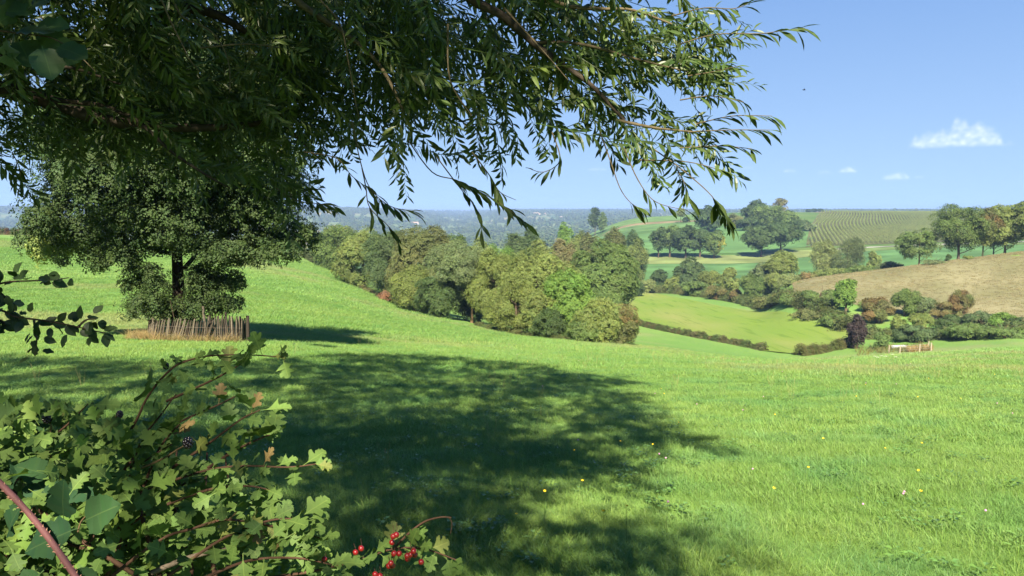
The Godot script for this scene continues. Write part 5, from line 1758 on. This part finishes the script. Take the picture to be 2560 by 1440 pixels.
# ---------------------------------------------------------------- small things in the meadow
func small_things() -> void:
	# low broad leaves between the grass
	var g := Geo.new()
	for k in 9:
		var a := k * 0.7 + rf(-0.3, 0.3)
		var o := Vector3(cos(a), 0, sin(a))
		var s := Vector3(-sin(a), 0, cos(a))
		var b := o * rf(0.0, 0.05) + Vector3.UP * rf(0.03, 0.1)
		var l := rf(0.035, 0.07)
		var c := Color.WHITE * rf(0.75, 1.25)
		g.quad(b, b + o * l * 0.5 + s * l * 0.34 + Vector3.UP * 0.012, b + o * l + Vector3.UP * 0.004, b + o * l * 0.5 - s * l * 0.34 + Vector3.UP * 0.012, c)
	var where: Array[Transform3D] = []
	var tint := PackedColorArray()
	for k in 9000:
		var r := sqrt(rf(9.0, 484.0))
		var th := rf(-0.68, 0.68)
		var x := sin(th) * r
		var z := -cos(th) * r
		if noise_a.get_noise_2d(x * 7.0 + 200.0, z * 7.0) < 0.2:
			continue
		where.append(Transform3D(Basis(Vector3.UP, rf(0, TAU)).scaled(Vector3.ONE * rf(0.4, 0.8)), Vector3(x, ground(x, z) + 0.02, z)))
		tint.append(tinted(Color(0.1, 0.2, 0.045), 0.25))
	var cl := copies("clover_plants", g.mesh(), where, tint, self, leaf_material(0.45, 0.5, 0.4))
	tag(cl, "patches of low clover and yarrow leaves among the meadow grass", "clover")
	# dead seed stalks standing above the grass
	var sg := Geo.new()
	for k in 4:
		var a := Vector3(rf(-0.06, 0.06), 0, rf(-0.06, 0.06))
		var t := a + Vector3(rf(-0.1, 0.1), rf(0.22, 0.42), rf(-0.1, 0.1))
		var sd := Vector3(0.0011, 0, 0.0004)
		sg.quad(a - sd, a + sd, t + sd, t - sd)
		for q in 5:
			var c := a.lerp(t, 0.78 + 0.05 * q)
			var e := Vector3(rf(-0.012, 0.012), 0.012, rf(-0.012, 0.012))
			sg.tri(c, c + e + sd * 2.0, c + e * 1.6 - sd)
	var sw: Array[Transform3D] = []
	var stt := PackedColorArray()
	for k in 1500:
		var r := sqrt(rf(25.0, 2200.0))
		var th := rf(-0.62, 0.62)
		var x := sin(th) * r
		var z := -cos(th) * r
		if noise_b.get_noise_2d(x * 6.0 + 80.0, z * 6.0) < 0.08:
			continue
		sw.append(Transform3D(Basis(Vector3.UP, rf(0, TAU)).scaled(Vector3.ONE * rf(0.6, 1.1)), Vector3(x, ground(x, z), z)))
		stt.append(tinted(Color(0.3, 0.27, 0.12), 0.3))
	var so := copies("seed_stalks", sg.mesh(), sw, stt, self, leaf_material(0.7, 0.2, 0.4))
	tag(so, "thin straw coloured seed stalks scattered over the meadow", "grass")
	# flowers
	var stem_mat := plain(Color(0.08, 0.14, 0.03))
	var disc := Geo.new()
	for k in 14:
		var a := k * TAU / 14
		var o := Vector3(cos(a), 0.25, sin(a)) * 0.0085
		var s := Vector3(-sin(a), 0, cos(a)) * 0.002
		disc.tri(Vector3.ZERO, o - s, o + s)
	var yellow := disc.mesh(plain(Color(0.75, 0.5, 0.02), 0.7))
	var ball := SphereMesh.new()
	ball.radius = 0.0078
	ball.height = 0.015
	ball.radial_segments = 10
	ball.rings = 6
	ball.material = plain(Color(0.5, 0.25, 0.4), 0.9)
	var stem := Geo.new()
	stem.tube(PackedVector3Array([Vector3(0, -0.02, 0), Vector3(0.008, 0.1, 0), Vector3(0, 0.2, 0.004)]), PackedFloat32Array([0.0016, 0.0013, 0.001]), 4)
	var stem_mesh := stem.mesh()
	for k in 60:
		var is_yellow := k < 30
		var px := rf(1250, 2540)
		var py := lerpf(900, 1400, pow(rng.randf(), 1.6))
		if k == 0: px = 1508; py = 1365
		if k == 30: px = 1880; py = 1222
		var p := hit(px, py, 2.0)
		var o := thing("yellow_flower" if is_yellow else "clover_flower", "small yellow hawkbit flower standing in the grass" if is_yellow else "pink round clover flower head in the grass", "flower", p, "yellow flowers in the meadow" if is_yellow else "pink clover flowers in the meadow")
		var tall := rf(0.85, 1.35)
		var st := part("stem", stem_mesh, o, stem_mat)
		st.scale = Vector3(1, tall, 1)
		st.rotation.y = rf(0, TAU)
		var hd := part("flower_head", yellow if is_yellow else ball, o)
		hd.position = Vector3(0, 0.2 * tall, 0)
		hd.rotation = Vector3(rf(0.1, 0.8), rf(-1, 1), 0)
		if is_yellow: hd.scale = Vector3.ONE * rf(0.8, 1.3)
	# white umbels far down the slope
	var um := Geo.new()
	for k in 16:
		var c := Vector3(rf(-1, 1), 0, rf(-1, 1)) * 0.05
		c.y = rf(-0.01, 0.01)
		um.quad(c + Vector3(-0.009, 0, 0), c + Vector3(0, 0.005, 0.009), c + Vector3(0.009, 0, 0), c + Vector3(0, 0.005, -0.009))
	var umesh := um.mesh(plain(Color(0.5, 0.5, 0.4), 0.9))
	var us := Geo.new()
	us.tube(PackedVector3Array([Vector3(0, -0.05, 0), Vector3(0.02, 0.35, 0), Vector3(0, 0.7, 0)]), PackedFloat32Array([0.0032, 0.0028, 0.002]), 5)
	var usm := us.mesh()
	for q in [[2206, 17, 888], [2222, 17.5, 893], [2234, 17, 894], [2250, 18, 886], [2259, 17, 895], [2213, 16.5, 897], [860, 19, 890], [725, 18, 900]]:
		var p := spot(q[0], q[1])
		var o := thing("wild_carrot", "white flat topped wild carrot flower standing above the grass" if q[0] > 2000 else ("white umbel flower standing right of the fence" if q[0] > 800 else "white umbel flower nearest the fence's right end"), "flower", p, "white wild carrots on the right" if q[0] > 2000 else "white umbels near the fence")
		part("stem", usm, o, stem_mat)
		part("flower_head", umesh, o).position = Vector3(0, 0.7, 0)
	# fenced corner with pale posts, wire and dead grass by the trough
	var wood := bark(Color(0.45, 0.4, 0.32))
	var posts: Array[Vector3] = []
	for q in [[2240, 104], [2268, 101.5], [2318, 101], [2347, 102.5], [2340, 108]]:
		posts.append(spot(q[0], q[1]))
	var fo := thing("wire_fence", "low wire fence on pale posts round the corner by the trough", "fence", posts[0])
	for p in posts:
		var pg := Geo.new()
		pg.tube(PackedVector3Array([Vector3(0, -0.2, 0), Vector3(0, 0.5, 0), Vector3(0.02, 1.1, 0)]), PackedFloat32Array([0.075, 0.07, 0.065]), 8)
		part("post", pg.mesh(), fo, wood).position = p - fo.position
	for h in [0.4, 0.7, 1.0]:
		for k in posts.size() - 1:
			var wg := Geo.new()
			wg.tube(PackedVector3Array([posts[k] + Vector3.UP * h - fo.position, posts[k + 1] + Vector3.UP * h - fo.position]), PackedFloat32Array([0.008, 0.008]), 4)
			part("wire", wg.mesh(), fo, plain(Color(0.3, 0.3, 0.3), 0.4))
	var dm := tuft(18, 0.35, 0.8, 0.02)
	var dw: Array[Transform3D] = []
	var dt := PackedColorArray()
	for k in 260:
		var p := spot(rf(2155, 2345), rf(103, 118)) if k > 120 else spot(rf(2290, 2346), rf(102.5, 107))
		dw.append(Transform3D(Basis(Vector3.UP, rf(0, TAU)).scaled(Vector3.ONE * rf(0.6, 1.2)), p))
		dt.append(tinted(Color(0.28, 0.22, 0.1) if k < 120 else Color(0.16, 0.165, 0.06), 0.25))
	var dg := copies("dry_grass", dm, dw, dt, self, leaf_material(0.7, 0.2, 0.4))
	tag(dg, "tall dry grass inside the wire fence by the trough", "grass")
	# the trough
	var tp := spot(2266, 112)
	var to := thing("water_trough", "white drinking trough on a dark stand beside the bramble bank", "trough", tp)
	to.rotation.y = 0.25
	var tg := Geo.new()
	var half := PackedVector3Array()
	var L := 1.1
	for k in 9:
		var a := PI + PI * k / 8.0
		half.append(Vector3(0, 0.55 + 0.34 * sin(a), 0.36 * cos(a)))
	for k in 8:
		tg.quad(half[k] - Vector3.RIGHT * L, half[k] + Vector3.RIGHT * L, half[k + 1] + Vector3.RIGHT * L, half[k + 1] - Vector3.RIGHT * L)
		for e in [-1.0, 1.0]:
			tg.tri(Vector3(L * e, 0.55, 0), half[k] + Vector3.RIGHT * L * e, half[k + 1] + Vector3.RIGHT * L * e)
	for e in [-1.0, 1.0]:
		tg.quad(Vector3(-L - 0.04, 0.58, 0.36 * e - 0.04), Vector3(L + 0.04, 0.58, 0.36 * e - 0.04), Vector3(L + 0.04, 0.58, 0.36 * e + 0.04), Vector3(-L - 0.04, 0.58, 0.36 * e + 0.04))
	part("basin", tg.mesh(), to, plain(Color(0.5, 0.5, 0.52), 0.4))
	for e in [-0.8, 0.8]:
		var lg := Geo.new()
		lg.tube(PackedVector3Array([Vector3(e, -0.1, 0.2), Vector3(e, 0.3, 0.2)]), PackedFloat32Array([0.06, 0.06]), 6)
		lg.tube(PackedVector3Array([Vector3(e, -0.1, -0.2), Vector3(e, 0.3, -0.2)]), PackedFloat32Array([0.06, 0.06]), 6)
		part("leg", lg.mesh(), to, plain(Color(0.06, 0.055, 0.05)))
	# a bird far off
	var bp := at(2010, 225, 60.0)
	var bo := thing("bird", "tiny dark bird flying in the blue sky", "bird", bp)
	var bb := Geo.new()
	bb.tube(PackedVector3Array([Vector3(-0.12, 0, 0), Vector3(-0.05, 0.01, 0), Vector3(0.06, 0.01, 0), Vector3(0.13, 0.02, 0)]), PackedFloat32Array([0.008, 0.035, 0.034, 0.012]), 8)
	part("body", bb.mesh(), bo, plain(Color(0.02, 0.02, 0.02)))
	for e in [-1.0, 1.0]:
		var wg := Geo.new()
		wg.quad(Vector3(-0.04, 0.02, 0.02 * e), Vector3(-0.05, 0.09, 0.14 * e), Vector3(-0.02, 0.06, 0.24 * e), Vector3(0.05, 0.02, 0.02 * e))
		part("wing", wg.mesh(), bo, plain(Color(0.02, 0.02, 0.02)))
